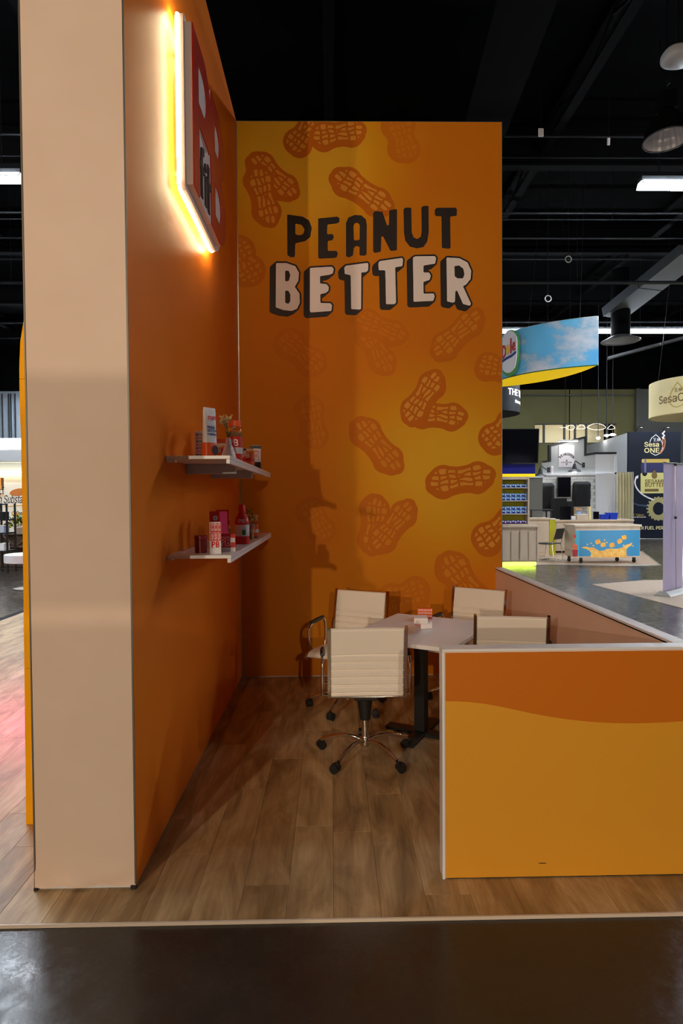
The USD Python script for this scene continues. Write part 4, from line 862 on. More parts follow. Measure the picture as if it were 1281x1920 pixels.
# ------------------------------------------------------------------ fruit booth across the aisle
def X_(px, Y, py=950): return float(at(px, py, Y=Y)[0])
def Z_(py, Y, px=1050): return float(at(px, py, Y=Y)[2])
t = struct('floor_neighbour')
t.add('wood_floor', put(ext(Polygon([(1.95, 14.55), (7.95, 14.05), (9.4, 17.6), (8.6, 24), (1.95, 24)]), .008), (0, 0, FZ + .0005), (1, 0, 0), (0, 1, 0)), noisy('neighbour_floor', S(176, 150, 128), S(198, 172, 150), 2, rough=.4, stretch=(5, .6, 1)))
t.add('edge_strip', put(ext(LineString([(1.95, 14.55), (7.95, 14.05), (9.4, 17.6)]).buffer(.02), .012), (0, 0, FZ + .0005), (1, 0, 0), (0, 1, 0)), M['alu'])
c4 = [at(*p, Z=0) for p in ((1108, 1094), (1281, 1141))]
t = struct('floor_carpet')
t.add('carpet', put(ext(Polygon([(4.93, 11.0), (5.2, 8.5), (5.3, 6.6), (11, 6.6), (11, 11.6), (6.2, 11.5)]), .008), (0, 0, FZ + .0005), (1, 0, 0), (0, 1, 0)), noisy('tan_carpet', S(186, 164, 142), S(200, 178, 156), 30, rough=.95))

Yc = 14.0
x0, x1 = X_(905, Yc), X_(1011, Yc); zt = Z_(985, Yc)
t = Thing('display_counter', 'light oak display counter with sliding doors and glowing lime base, beside the printed wall', 'counter', ((x0 + x1) / 2, Yc, 0))
t.add('carcass', cbox(x0 + .02, x1 - .02, Yc + .015, Yc + .62, .10, zt - .045, .004), M['light_wood'])
t.add('worktop', cbox(x0, x1, Yc - .03, Yc + .66, zt - .044, zt, .004), M['light_wood'])
t.add('lime_base', cbox(x0 + .03, x1 - .06, Yc + .03, Yc + .56, .0, .098, .003), M['lime_led'], label='glowing lime base strip')
w = (x1 - x0) / 6
for k_ in range(6):
    t.add('door_panel', cbox(x0 + .05 + k_ * (w - .012), x0 + .05 + (k_ + 1) * (w - .012) - .012, Yc - .004 + .012 * (k_ % 2), Yc + .0145, .13, zt - .115, .002), M['light_wood'])
    t.add('handle_slot', cbox(x0 + .05 + k_ * (w - .012) + w * .80, x0 + .05 + k_ * (w - .012) + w * .86, Yc - .006 + .012 * (k_ % 2), Yc - .0042 + .012 * (k_ % 2), .16, zt - .15, .0005), M['brass'])
t.add('stile', cbox(x1 - .05, x1 - .02, Yc - .008, Yc + .0148, .10, zt - .046, .002), M['light_wood'])
xs0, xs1 = X_(900, Yc), X_(996.5, Yc); zs1 = Z_(893, Yc)
t = Thing('display_shelf', 'oak framed display unit with lime back holding rows of fruit packs on the counter', 'shelf unit', ((xs0 + xs1) / 2, Yc, zt))
Ys = Yc + .14
t.add('side', cbox(xs1 - .03, xs1, Ys, Ys + .36, zt + .0005, zs1, .003), M['light_wood']); t.add('side', cbox(xs0, xs0 + .03, Ys, Ys + .36, zt + .0005, zs1, .003), M['light_wood'])
t.add('top', cbox(xs0 + .031, xs1 - .031, Ys, Ys + .36, zs1 - .07, zs1, .003), M['light_wood']); t.add('bottom', cbox(xs0 + .031, xs1 - .031, Ys, Ys + .36, zt + .0005, zt + .03, .003), M['light_wood'])
t.add('back_panel', box(xs0 + .031, xs1 - .031, Ys + .33, Ys + .35, zt + .031, zs1 - .071), M['lime'])
levels = [zt + .031]; names_l = ['bottom']
for py in (962.5, 938, 913.5):
    z = Z_(py, Yc + .15); t.add('shelf_board', cbox(xs0 + .031, xs1 - .031, Ys + .01, Ys + .329, z - .022, z, .002), M['light_wood']); levels.append(z)
n = {'o': ('texture_coordinate', {}), 'v': ('voronoi_texture', {'scale': 26}), 'r': ('rgb_ramp', {'ramp': [(0, S(30, 70, 150)), (.45, S(90, 150, 210)), (.7, S(150, 190, 224)), (1, S(220, 226, 236))]}), 'p': ('principled_bsdf', {'roughness': .35})}
M['pack_blue'] = usdkit.material(stage, '/World/Looks/pack_blue', n, [('o.generated', 'v.vector') if False else ('o.object', 'v.vector'), ('v.color', 'r.fac'), ('r.color', 'p.base_color')], surface='p.BSDF')
def pack_proto(nm, m, strip, label, loc, group):
    t = Thing('fruit_pack', label, 'carton', loc, group=group, own=True)
    b = t.add('sleeve', cbox(-.058, .058, 0, .09, .0005, .086, .003), m)
    t.add('dark_label', box(-.05, .02, -.002, -.0002, .008, .040), strip, parent=b); t.add('seal', box(.024, .05, -.002, -.0002, .03, .07), M['pk_white'], parent=b); t.add('lid_strip', box(-.05, .0, -.002, -.0002, .052, .078), mat(f'pack_sky_{nm}', S(160, 206, 240), .4), parent=b)
    return t
rows = [(3, 1, 'blue fruit-cup pack on the top display shelf', 0), (2, 2, 'blue fruit-cup pack in the double row on the second display shelf', 0), (1, 2, 'blue fruit-cup pack in the double row on the third display shelf', 0), (0, 1, 'purple and white fruit pack on the bottom display shelf', 1)]
protos = {}
for li, lay, lab, kind in rows:
    for l_ in range(lay):
        for k_ in range(7):
            loc = (xs1 - .10 - k_ * .1235, Ys + .07, levels[li] + .0885 * l_)
            lab2 = ORD[k_] + (' blue' if kind == 0 else ' purple') + ' fruit pack from the oak frame, ' + ('' if lay == 1 else ('upper layer, ' if l_ else 'lower layer, ')) + {3: 'top', 2: 'second', 1: 'third', 0: 'bottom'}[li] + ' display shelf'
            if kind not in protos: protos[kind] = pack_proto(str(kind), M['pack_blue'] if kind == 0 else mat('pack_purple', S(96, 60, 130), .4), M['blue'] if kind == 0 else mat('pack_plum', S(60, 26, 80), .4), lab2, loc, lab.replace('pack ', 'packs '))
            else: copy(protos[kind], lab2, loc, 0, lab.replace('pack ', 'packs '), 'carton')
# screen above the display unit: yellow strip, blue panel, black tv
za, zb, zc = Z_(889, Yc), Z_(868, Yc), Z_(803, Yc)
t = Thing('header_panel', 'royal blue header with a bright yellow lower strip on top of the display unit', 'header', ((xs0 + xs1) / 2, Ys, zs1))
xe = X_(1008, Yc)
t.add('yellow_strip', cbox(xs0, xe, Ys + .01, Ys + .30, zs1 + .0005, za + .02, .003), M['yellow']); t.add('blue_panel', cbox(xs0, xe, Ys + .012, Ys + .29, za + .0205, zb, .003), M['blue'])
t = Thing('wall_screen', 'large switched-off black television tilted above the royal blue header', 'television', ((xs0 + xs1) / 2, Ys, zb))
sc = cbox(xs0 - .1, X_(1012, Yc), -.03, .03, 0, zc - zb - .002, .004); R_ = trimesh.transformations.rotation_matrix(math.radians(5), [1, 0, 0]); sc.apply_transform(R_); sc.apply_translation([0, Ys - .02, zb + .004])
t.add('case', sc, M['black']); s2_ = cbox(xs0 - .08, X_(1012, Yc) - .02, -.034, -.0305, .02, zc - zb - .02, .001); s2_.apply_transform(R_); s2_.apply_translation([0, Ys - .02, zb + .004]); t.add('glass_front', s2_, M['screen'])
t.add('bracket', cbox((xs0 + xs1) / 2 - .2, (xs0 + xs1) / 2 + .2, Ys + .02, Ys + .25, zb + .001, zb + .04, .004), M['black'])

# rolling cooler cart with splash print
Yk = 14.45; x0, x1 = X_(1087, Yk), X_(1201, Yk); zt, zb = Z_(984.5, Yk), Z_(1046, Yk)
t = Thing('cooler_cart', 'oak-topped rolling cooler cart with blue orange-splash print', 'cart', ((x0 + x1) / 2, Yk, 0))
xl = x0 - .10
t.add('body', cbox(xl, x1, Yk + .004, Yk + .68, zb, zt - .05, .006), M['light_wood'])
t.add('lid', cbox(xl - .03, x1 + .03, Yk - .03, Yk + .72, zt - .0495, zt, .006), M['light_wood'])
zp0, zp1 = Z_(1045, Yk), Z_(995, Yk)
b = t.add('blue_print', box(x0, x1 - .012, Yk - .002, Yk + .0035, zp0 + .02, zp1), mat('print_cyan', S(50, 140, 186), .4))
bl = t.add('side_print', box(xl + .002, x0 - .003, Yk - .0015, Yk + .0034, zp0 + .03, zp1), mat('print_teal', S(60, 170, 200), .4))
sx = lambda u: x0 + (u - 330) / 7.117 / 131 * (x1 - x0) * 131 / 114.5
s_x = lambda u: X_(1040 + u / 7.117, Yk); s_z = lambda v_: Z_(970 + v_ / 7.117, Yk)
spl = [(480, 535), (495, 480), (470, 445), (430, 425), (365, 405), (420, 395), (470, 410), (520, 405), (555, 430), (600, 455), (660, 450), (700, 430), (760, 425), (830, 430), (900, 415), (940, 390), (960, 375), (1000, 365), (1035, 345), (1030, 380), (985, 400), (960, 430), (958, 480), (965, 535)]
g = Polygon([(s_x(a), s_z(b_)) for a, b_ in spl]).buffer(.012).buffer(-.006)
t.add('splash', put(ext(g.union(unary_union([ell(s_x(a), s_z(b_), .022, .018, 10) for a, b_ in ((440, 365), (490, 350), (520, 380), (700, 340), (670, 310), (925, 380), (1050, 390))])), .0012), (0, Yk - .0021, 0)), noisy('juice_print', S(236, 160, 44), S(244, 204, 110), 9, rough=.4), parent=b)
for a, b_, r_ in ((580, 330, 45), (650, 370, 48), (770, 375, 44), (930, 275, 50), (870, 325, 40)):
    t.add('fruit_piece', put(ext(affinity.rotate(rrect(s_x(a) - .062, s_z(b_) - .055, s_x(a) + .062, s_z(b_) + .055, .03), a % 40), .002), (0, Yk - .0021, 0)), M['print_fruit'] if 'print_fruit' in M else M.setdefault('print_fruit', noisy('fruit_print', S(240, 150, 20), S(250, 196, 60), 14, rough=.4)), parent=b)
t.add('cup_print', put(ext(Polygon([(s_x(236), s_z(435)), (s_x(315), s_z(435)), (s_x(305), s_z(525)), (s_x(245), s_z(520))]), .001), (0, Yk - .0016, 0)), mat('print_crimson', S(170, 30, 44), .4), parent=bl)
t.add('cup_fruit', put(ext(unary_union([ell(s_x(u), s_z(v_), .028, .03, 10) for u, v_ in ((250, 390), (275, 370), (300, 385), (265, 415), (295, 415))]), .0012), (0, Yk - .0016, 0)), M['pk_orange'], parent=bl)
t.add('round_emblem', put(ext(ell(s_x(272), s_z(255), .032, .045, 16), .0012), (0, Yk - .0016, 0)), M['pk_red'], parent=bl)
for a in (X_(1079, Yk) + .05, X_(1093.5, Yk), X_(1176, Yk), X_(1194, Yk)):
    yy = Yk + (.12 if a in (X_(1093.5, Yk), X_(1194, Yk)) else .5); w_ = trimesh.creation.cylinder(.05, .03, sections=18); w_.apply_transform(trimesh.geometry.align_vectors([0, 0, 1], [1, .4, 0])); w_.apply_translation([a, yy, .05 + FZ + .009])
    t.add('caster', cat(w_, cbox(a - .03, a + .03, yy - .03, yy + .03, .085, zb - .0005, .004)), M['black'])

# back counters, chair, table, totes and things on the counter
Yb = 17.2
x0, x1 = X_(1041, Yb), X_(1189, Yb); zt = Z_(975, Yb)
t = Thing('service_counter', 'long light oak service counter behind the rolling cooler cart', 'counter', ((x0 + x1) / 2, Yb, 0))
t.add('carcass', cbox(x0 + .03, x1 - .05, Yb + .03, Yb + .6, .06, zt - .05, .004), M['light_wood']); t.add('worktop', cbox(x0, x1, Yb - .02, Yb + .66, zt - .049, zt, .004), M['light_wood']); t.add('plinth', box(x0 + .06, x1 - .09, Yb + .08, Yb + .55, FZ + .01, .0595), M['pk_dark'])
for k_ in range(5): t.add('front_panel', cbox(x0 + .06 + k_ * (x1 - x0 - .15) / 5, x0 + .04 + (k_ + 1) * (x1 - x0 - .15) / 5, Yb + .014, Yb + .0295, .12, zt - .10, .002), M['light_wood'])
Y2 = 16.4; xa, xb = X_(985, Y2), X_(1033, Y2); z2 = Z_(971, Y2)
t = Thing('back_counter', 'short light oak counter standing between display unit and black folding chair', 'counter', ((xa + xb) / 2, Y2, 0))
t.add('carcass', cbox(xa, xb - .04, Y2 + .02, Y2 + .5, FZ + .01, z2 - .05, .004), M['light_wood']); t.add('worktop', cbox(xa - .02, xb, Y2 - .02, Y2 + .55, z2 - .049, z2, .004), M['light_wood']); t.add('front_panel', cbox(xa + .06, xb - .12, Y2 + .008, Y2 + .0195, .10, z2 - .13, .002), M['light_wood'])
t = Thing('lime_post', 'short lime-yellow panel between the two oak counters behind the chair', 'panel', (X_(1037, 16.9), 16.9, 0)); t.add('panel', cbox(X_(1031, 16.9), X_(1042, 16.9), 16.9, 17.1, FZ + .01, Z_(974, 16.9), .003), M['lime']); t.add('cap', cbox(X_(1030.5, 16.9), X_(1042.5, 16.9), 16.89, 17.11, Z_(974, 16.9), Z_(972, 16.9), .002), M['white'])
p = at(1030, 1050, Z=0); cx, cy = p[0], p[1]
t = Thing('folding_chair', 'black sled-base chair with open back beside the oak display counter', 'chair', (cx, cy, 0), 42, own=True)
fr_ = []
t.add('seat', cbox(-.22, .22, -.22, .22, .435, .455, .008), M['black'])
sl = trimesh.convex.convex_hull(V([(x, y, z) for x in (-.22, .22) for y, z in ((-.235, .56), (-.225, .555), (-.30, .84), (-.31, .835))])); t.add('backrest', sl, M['black'])
for s in (-1, 1):
    t.add('leg', tube([(s * .235, -.315, .85), (s * .235, -.22, .5), (s * .235, -.20, .43), (s * .235, .20, .425), (s * .235, .26, .012), (s * .235, -.26, .012), (s * .235, -.20, .42)], .011, 7), M['chrome'])
t.add('stretcher', rod((-.235, .1, .012), (.235, .1, .012), .011, 7), M['chrome'])
Yt = 18.5; xa, xb, z_ = X_(994, Yt), X_(1038, Yt), Z_(955, Yt)
t = Thing('high_table', 'small black high table under the black covered screen', 'table', ((xa + xb) / 2, Yt, 0)); t.add('tabletop', cbox(xa, xb, Yt, Yt + .5, z_ - .03, z_, .004), M['black'])
for x_ in (xa + .06, xb - .06):
    for y_ in (Yt + .05, Yt + .45): t.add('leg', cbox(x_ - .02, x_ + .02, y_ - .02, y_ + .02, FZ + .01, z_ - .0305, .003), M['black'])
for i, (px, h_) in enumerate(((1127, 0), (1144, 1))):
    a, b_ = X_(px, Yb + .2), X_(px + (16 if i == 0 else 15), Yb + .2); zt_ = Z_((967, 964)[i], Yb)
    t = Thing('storage_tote', ['blue plastic tote on the oak service counter beside the grey laptop', 'taller blue plastic tote at the drape end of the oak service counter'][i], 'tote', ((a + b_) / 2, Yb + .3, zt))
    t.add('body', trimesh.convex.convex_hull(V([(a + .02, Yb + .22, zt + .001), (b_ - .02, Yb + .22, zt + .001), (a + .02, Yb + .5, zt + .001), (b_ - .02, Yb + .5, zt + .001), (a, Yb + .2, zt_), (b_, Yb + .2, zt_), (a, Yb + .52, zt_), (b_, Yb + .52, zt_)])), M['bin_blue']); t.add('lid', cbox(a - .015, b_ + .015, Yb + .185, Yb + .535, zt_ + .0005, zt_ + .02, .003), M['bin_blue'])
def small(name, label, category, px0, px1, py0, m, Y=Yb + .1, d=.12, base=None, part='body', top=None):
    a, b_ = X_(px0, Y), X_(px1, Y); base = zt if base is None else base; t = Thing(name, label, category, ((a + b_) / 2, Y, base)); t.add(part, cbox(a, b_, Y, Y + d, base + .001, Z_(py0, Y), .006), m)
    if top: t.add('lid', cbox(a - .004, b_ + .004, Y - .004, Y + d + .004, Z_(py0, Y) + .0003, Z_(py0, Y) + .015, .003), top)
    return t
t = small('monitor', 'black monitor standing at the near end of the oak service counter', 'monitor', 1050, 1071, 949.5, M['screen'], d=.03); t.add('foot', cbox(X_(1055, Yb + .1), X_(1066, Yb + .1), Yb + .05, Yb + .0995, zt + .001, zt + .02, .003), M['black'])
t = small('laptop', 'open grey laptop with dark screen beside the blue totes', 'laptop', 1112, 1124, 959, M['alu'], d=.02); t.add('screen', box(X_(1113, Yb + .1), X_(1123.3, Yb + .1), Yb + .097, Yb + .0995, zt + .02, Z_(960, Yb + .1)), M['screen'])
small('paper_box', 'small white paper box in front of the black monitor on the oak counter', 'box', 1072, 1080, 969, M['pk_white'], top=M['pk_white'])
small('snack_basket', 'low wooden basket of snack packs at the middle of the oak counter', 'basket', 1082, 1103, 965.5, M['light_wood'], d=.2, top=M['pk_white'])
small('paper_cup', 'white and blue tub standing on the snack basket', 'tub', 1083, 1090, 959, mat('tub_blue', S(150, 190, 226), .4), Y=Yb + .14, d=.08, base=Z_(965.5, Yb + .1) + .016, top=M['blue'])
small('kraft_box', 'brown kraft box stacked behind the white and blue tub', 'box', 1079, 1092, 953, mat('kraft', S(186, 150, 110), .8), Y=Yb + .36, d=.12, top=mat('kraft_lid', S(176, 140, 100), .8))
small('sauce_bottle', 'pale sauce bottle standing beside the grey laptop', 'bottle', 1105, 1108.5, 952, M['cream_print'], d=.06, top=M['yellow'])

# ------------------------------------------------------------------ bakery booth with barn lamps
Yw = 21.0
sg = lambda px, py, Y=Yw: (X_(px, Y), Z_(py, Y))
t = Thing('booth_facade', 'pale grey stepped booth facade with black top edging, brick lower wall and round black emblem', 'exhibition booth', (X_(1070, Yw), Yw, 0))
st_ = [sg(1018, 992), sg(1018, 866), sg(1031, 864), sg(1031, 836), sg(1097, 820), sg(1097, 853), sg(1116, 850), sg(1116, 992)]
st_[0] = (st_[0][0], 0); st_[-1] = (st_[-1][0], 0)
t.add('upper_wall', put(ext(Polygon(st_).intersection(sbox(0, Z_(892, Yw), 40, 20)), .10), (0, Yw + .10, 0)), M['grey_wall'])
Bx0, Bx1, Bz1 = X_(1018, Yw), X_(1116, Yw), Z_(892, Yw) - .002
t.add('mortar_back', box(Bx0, Bx1, Yw + .012, Yw + .10, FZ + .01, Bz1), mat('mortar_white', S(170, 170, 168), .8))
nb = 0; BR = mat('white_brick', S(222, 222, 220), .7); rowh = .116; ib = 0; rest = []
for r_ in range(40):
    z = Bz1 - .01 - (r_ + 1) * rowh
    if z < 0.02: break
    for k_ in range(20):
        a = Bx0 + .006 + (k_ - (r_ % 2) * .5) * .245; b_ = min(a + .235, Bx1 - .004); a = max(a, Bx0 + .004)
        if b_ - a < .05: continue
        m = cbox(a, b_, Yw + .002 * ((k_ * 7 + r_ * 3) % 3), Yw + .0118, z, z + rowh - .012, .003)
        if z > 1.0 and nb < 160: t.add('brick', m, BR); nb += 1
        else: rest.append(m)
t.add('brick_course', cat(rest), BR, kind='stuff')
t.add('ledge', cbox(Bx0 - .02, Bx1 + .02, Yw - .10, Yw + .0, Z_(892, Yw), Z_(888, Yw), .004), M['white_wall'])
ed = [sg(1018, 866), sg(1031, 864), sg(1031, 836), sg(1097, 820), sg(1097, 853), sg(1116, 850), sg(1155, 850)]
t.add('top_edging', put(ext(LineString(ed).buffer(.035, cap_style=2, join_style=2), .18), (0, Yw + .14, 0)), M['black'])
# corner column
cx0, cx1 = X_(1116, Yw) + .004, X_(1157, Yw)
t.add('corner_column', cbox(cx0, cx1, Yw - .02, Yw + .5, FZ + .01, Z_(852, Yw), .006), M['white_wall'])
t.add('column_band', cbox(cx0 - .01, cx1 + .01, Yw - .035, Yw - .0205, Z_(890, Yw), Z_(886.5, Yw), .002), M['white_wall']); t.add('column_stile', cbox(cx1 - .10, cx1 - .04, Yw - .035, Yw - .0205, .1, Z_(856, Yw), .002), M['white_wall'])
# lightbox emblem
ex0, ex1, ez0, ez1 = X_(1047, Yw), X_(1076, Yw), Z_(876, Yw), Z_(829, Yw)
t = Thing('facade_sign', 'white square panel with arched black lettering, lit from above on the booth facade', 'sign', ((ex0 + ex1) / 2, Yw, ez0))
t.add('panel', cbox(ex0, ex1, Yw - .05, Yw - .0015, ez0, ez1 - .12, .004), M['pk_white'])
ec, ezc = (ex0 + ex1) / 2, ez0 + .30
word = 'THE WATERSON'
for i, ch_ in enumerate(word):
    if ch_ == ' ': continue
    a = math.radians(62 - 124 * i / (len(word) - 1)); g = text(ch_, .085, True, .004, center=True)
    t.add('lettering', put(g, (ec - .235 * math.sin(a), Yw - .0505, ezc - .06 + .18 * math.cos(a)), (math.cos(a), 0, math.sin(a) * .9), (-math.sin(a) * .9, 0, math.cos(a))), M['print_black'])
t.add('loaf_mark', put(ext(ell(0, 0, .03, .10).difference(ell(0, 0, .014, .075)), .004), (ec, Yw - .0505, ezc - .13)), M['print_black'])
for sx_, s_ in ((-.20, 'STONE'), (.06, 'BAKED')): t.add('lettering', put(text(s_, .03, True, .004, width=.13), (ec + sx_, Yw - .0505, ezc - .145)), M['print_black'])
t = Thing('picture_light', 'slim white strip lamp lighting the arched black lettering from above', 'lamp', (ex0, Yw, ez1)); t.add('arm', rod((ec, Yw - .045, ez1 + .03), (ec, Yw - .28, ez1 + .05), .012, 6), M['black']); t.add('lamp_bar', cbox(ex0 - .12, ex1 + .03, Yw - .33, Yw - .27, ez1 + .0, ez1 + .05, .008), M['white']); t.add('lens', cbox(ex0 - .1, ex1 + .01, Yw - .322, Yw - .278, ez1 - .012, ez1 - .0005, .003), M['cool_led'])
for i, (px, py) in enumerate(((1093, 872), (1028.5, 881))):
    w_ = at(px + (1 if i == 0 else 0), py, Y=Yw); sh_ = at(px - (15.5 if i == 0 else 15.5), py + 7, Y=Yw - .55)
    t = Thing('barn_lamp', ['black gooseneck barn lamp in front of the white brick, right below the arched lettering', 'black gooseneck barn lamp beside the royal blue header panel'][i], 'wall lamp', tuple(w_))
    t.add('wall_plate', cbox(w_[0] - .05, w_[0] + .05, Yw - .03, Yw - .001, w_[2] - .09, w_[2] + .09, .01), M['black'])
    nk = smooth_line([w_ - V([0, .03, 0]), w_ + V([-.06, -.15, -.02]), (w_ + sh_) / 2 + V([0, 0, .12]), sh_ + V([.02, 0, .30]), sh_ + V([0, 0, .16])]); t.add('gooseneck', tube(nk, .016, 8), M['black'], smooth=50)
    t.add('shade', lathe([(.215, sh_[2] - .10), (.222, sh_[2] - .095), (.20, sh_[2] - .055), (.09, sh_[2] - .01), (.06, sh_[2] + .10), (.04, sh_[2] + .17), (.0, sh_[2] + .17), (.0, sh_[2] + .16), (.035, sh_[2] + .09), (.085, sh_[2] - .02), (.195, sh_[2] - .065), (.21, sh_[2] - .099)][:6], 32, (sh_[0], sh_[1], 0)), M['black'], smooth=40)
    t.add('bulb', lathe([(.02, sh_[2] - .155), (.07, sh_[2] - .14), (.07, sh_[2] - .104)], 20, (sh_[0], sh_[1], 0)), M['cool_led'])
t = Thing('sensor_box', 'slim white box on the booth facade beside the barn lamp and header', 'box', tuple(at(1034.6, 881, Y=Yw))); p = at(1034.6, 881, Y=Yw); t.add('case', cbox(p[0] - .045, p[0] + .045, Yw - .06, Yw - .001, p[2] - .13, p[2] + .13, .01), M['white']); t.add('lens', cbox(p[0] - .02, p[0] + .02, Yw - .066, Yw - .0605, p[2] - .08, p[2] + .08, .004), M['pk_white'])
# covered screens and tv
def bag(name, label, px0, px1, py0, py1, Y):
    a, b_, z0, z1 = X_(px0, Y), X_(px1, Y), Z_(py1, Y), Z_(py0, Y); n_, m_ = 26, 30; v, f = [], []
    for i in range(n_):
        s = i / (n_ - 1); z = z0 + (z1 - z0) * s; k = min(1, (1 - s) / .10) ** .5 if s > .9 else 1
        for j in range(m_):
            a_ = 2 * math.pi * j / m_; wob = 1 + .05 * math.sin(a_ * 5 + s * 4) * (1 - s * .5) + .03 * math.sin(a_ * 9 - s * 7)
            c_, s_ = math.cos(a_), math.sin(a_); v.append([(a + b_) / 2 + (b_ - a) / 2 * np.sign(c_) * abs(c_) ** .5 * wob * (.75 + .25 * k), Y + .16 * np.sign(s_) * abs(s_) ** .6 * wob * k, z])
    for i in range(n_ - 1):
        for j in range(m_):
            q = (j + 1) % m_; f += [[i * m_ + j, i * m_ + q, (i + 1) * m_ + q], [i * m_ + j, (i + 1) * m_ + q, (i + 1) * m_ + j]]
    v = V(v + [list(np.mean(v[:m_], 0)), list(np.mean(v[-m_:], 0))]); L = len(v) - 2
    for j in range(m_):
        q = (j + 1) % m_; f += [[L, q, j], [L + 1, (n_ - 1) * m_ + j, (n_ - 1) * m_ + q]]
    t = Thing(name, label, 'covered screen', ((a + b_) / 2, Y, z0)); t.add('cover', trimesh.Trimesh(v, f, process=False), M['black_matt'], smooth=50)
    t.add('wall_bracket', cbox((a + b_) / 2 - .1, (a + b_) / 2 + .1, Y + .12, Yw - .0005, (z0 + z1) / 2 - .1, (z0 + z1) / 2 + .1, .005), M['black']); return t
bag('covered_screen', 'black cloth-covered screen hanging on white brick beside the corner column', 1075, 1106, 903, 950, Yw - .25)
bag('covered_screen', 'long black cloth-covered screen hanging over the small black high table', 1015.5, 1038, 905.5, 958, Yw - .30)
a, b_ = X_(1045, Yw - .12), X_(1070, Yw - .12)
t = Thing('wall_screen', 'black television mounted on white brick between the two cloth-covered screens', 'television', ((a + b_) / 2, Yw, Z_(932, Yw))); t.add('case', cbox(a, b_, Yw - .16, Yw - .10, Z_(932, Yw), Z_(894.5, Yw), .006), M['black']); t.add('glass_front', box(a + .015, b_ - .015, Yw - .163, Yw - .1602, Z_(931, Yw), Z_(895.5, Yw)), M['screen']); t.add('bracket', box((a + b_) / 2 - .1, (a + b_) / 2 + .1, Yw - .0995, Yw - .0005, Z_(920, Yw), Z_(908, Yw)), M['black'])
t = Thing('equipment_cabinet', 'stepped black cabinet standing below the wall television', 'cabinet', (X_(1055, 20), 20.0, 0)); t.add('body', cbox(X_(1037, 20), X_(1057, 20), 19.7, 20.2, FZ + .01, Z_(934, 20), .01), M['black_matt']); t.add('side_unit', cbox(X_(1057.3, 20), X_(1070, 20), 19.7, 20.2, FZ + .01, Z_(940, 20), .01), M['black_matt'])
t = Thing('side_partition', 'plain grey-green partition between display unit and covered screen', 'partition', (X_(1007, 19.5), 19.5, 0)); t.add('panel', cbox(X_(985, 19.5), X_(1017.5, 19.5), 19.5, 19.58, FZ + .01, Z_(895.5, 19.5), .004), M['hall_grey']); t.add('cap', cbox(X_(985, 19.5), X_(1019.5, 19.5), 19.45, 19.62, Z_(895.5, 19.5) + .0005, Z_(892.5, 19.5), .003), M['white_wall'])
# neon loops
Yn = 30.0
t = Thing('neon_loop_lamp', 'row of glowing neon loops hanging in front of the bright upper window', 'lamp', (X_(1105, Yn), Yn, Z_(803, Yn)))
lp = [(1050, 801.5), (1062, 801.5), (1068, 797.5), (1074, 797), (1079, 801), (1074, 806), (1066, 806), (1062, 802)]
for pts_ in (lp, [(1081, 804), (1087, 796), (1094, 796.5), (1099, 803), (1092, 804.5), (1083, 804)], [(1101, 801), (1110, 795), (1122, 794), (1132, 797), (1137, 802), (1128, 806), (1112, 806), (1101, 801.5)], [(1139, 804), (1145, 797), (1149, 797), (1155, 803.5), (1147, 805), (1140, 804.5)]):
    t.add('neon_loop', tube(smooth_line([tuple(at(a, b_, Y=Yn + .15 * math.sin(a))) for a, b_ in pts_]), .014, 7), M['neon'], smooth=50)
for a in (1060, 1090, 1137): t.add('hanger', rod(tuple(at(a, 801, Y=Yn)), (X_(a, Yn), Yn, CZ - .002), .012, 5), M['pipe'])
for i, (a, b_) in enumerate(((1122, 822), (1138, 817), (1149, 815.5))):
    p = at(a, b_, Y=25.5); t = Thing('track_spot', ['small bright spotlight above the pale side wall, first of the row', 'bright spotlight on a drop rod above the pale side wall', 'large bright spotlight nearest the navy booth top'][i], 'spotlight', tuple(p))
    t.add('bulb', lathe([(.02, p[2] - .05), (.085 + .03 * i, p[2]), (.07, p[2] + .06)], 18, (p[0], p[1], 0)), M['cool_led']); t.add('rod', rod((p[0], p[1], p[2] + .06), (p[0], p[1], CZ - .002), .014, 6), M['black'])

# ------------------------------------------------------------------ navy sesame booth
Yn_ = 22.6; x0, x1, zt_ = X_(1178, Yn_), X_(1276, Yn_), Z_(810, Yn_)
t = Thing('booth_wall', 'tall navy booth wall printed with a sesame jar and white arrow', 'exhibition booth', ((x0 + x1) / 2, Yn_, 0))
b = t.add('navy_panel', cbox(x0, x1, Yn_, Yn_ + .10, .03, zt_, .006), M['navy'])
t.add('base_rail', cbox(x0, x1, Yn_ - .01, Yn_ + .11, FZ, .0295, .003), M['alu'])
sidep = [(x0 + .004, Yn_ + .02), (X_(1098, 28.5), 28.5), (X_(1098, 28.5) + .1, 28.55), (x0 + .10, Yn_ + .12)]
t.add('side_wall', put(ext(Polygon(sidep), zt_ - .02), (0, 0, FZ), (1, 0, 0), (0, 1, 0)), M['grey_wall'])
n_x = lambda u: X_(1160 + u / 8, Yn_); n_z = lambda v_: Z_(780 + v_ / 8, Yn_, 1230)
pp = lambda g, d=.003: put(ext(g, d), (0, Yn_ - .0001, 0))
PT = lambda L: [(n_x(a), n_z(c_)) for a, c_ in L]
dr = LineString(PT([(465, 390), (490, 330), (555, 280), (610, 330), (650, 400), (660, 480), (620, 560), (550, 590), (485, 555)])).buffer(.013)
t.add('drop_outline', pp(dr), M['pk_white'], parent=b)
t.add('lettering', put(text('Sesa', .175, True, .004, width=n_x(598) - n_x(378)), (n_x(378), Yn_ - .0001, n_z(458))), M['cream_print'], parent=b); t.add('lettering', put(text('ONE', .175, True, .004, width=n_x(600) - n_x(376)), (n_x(376), Yn_ - .0001, n_z(548))), M['cream_print'], parent=b)
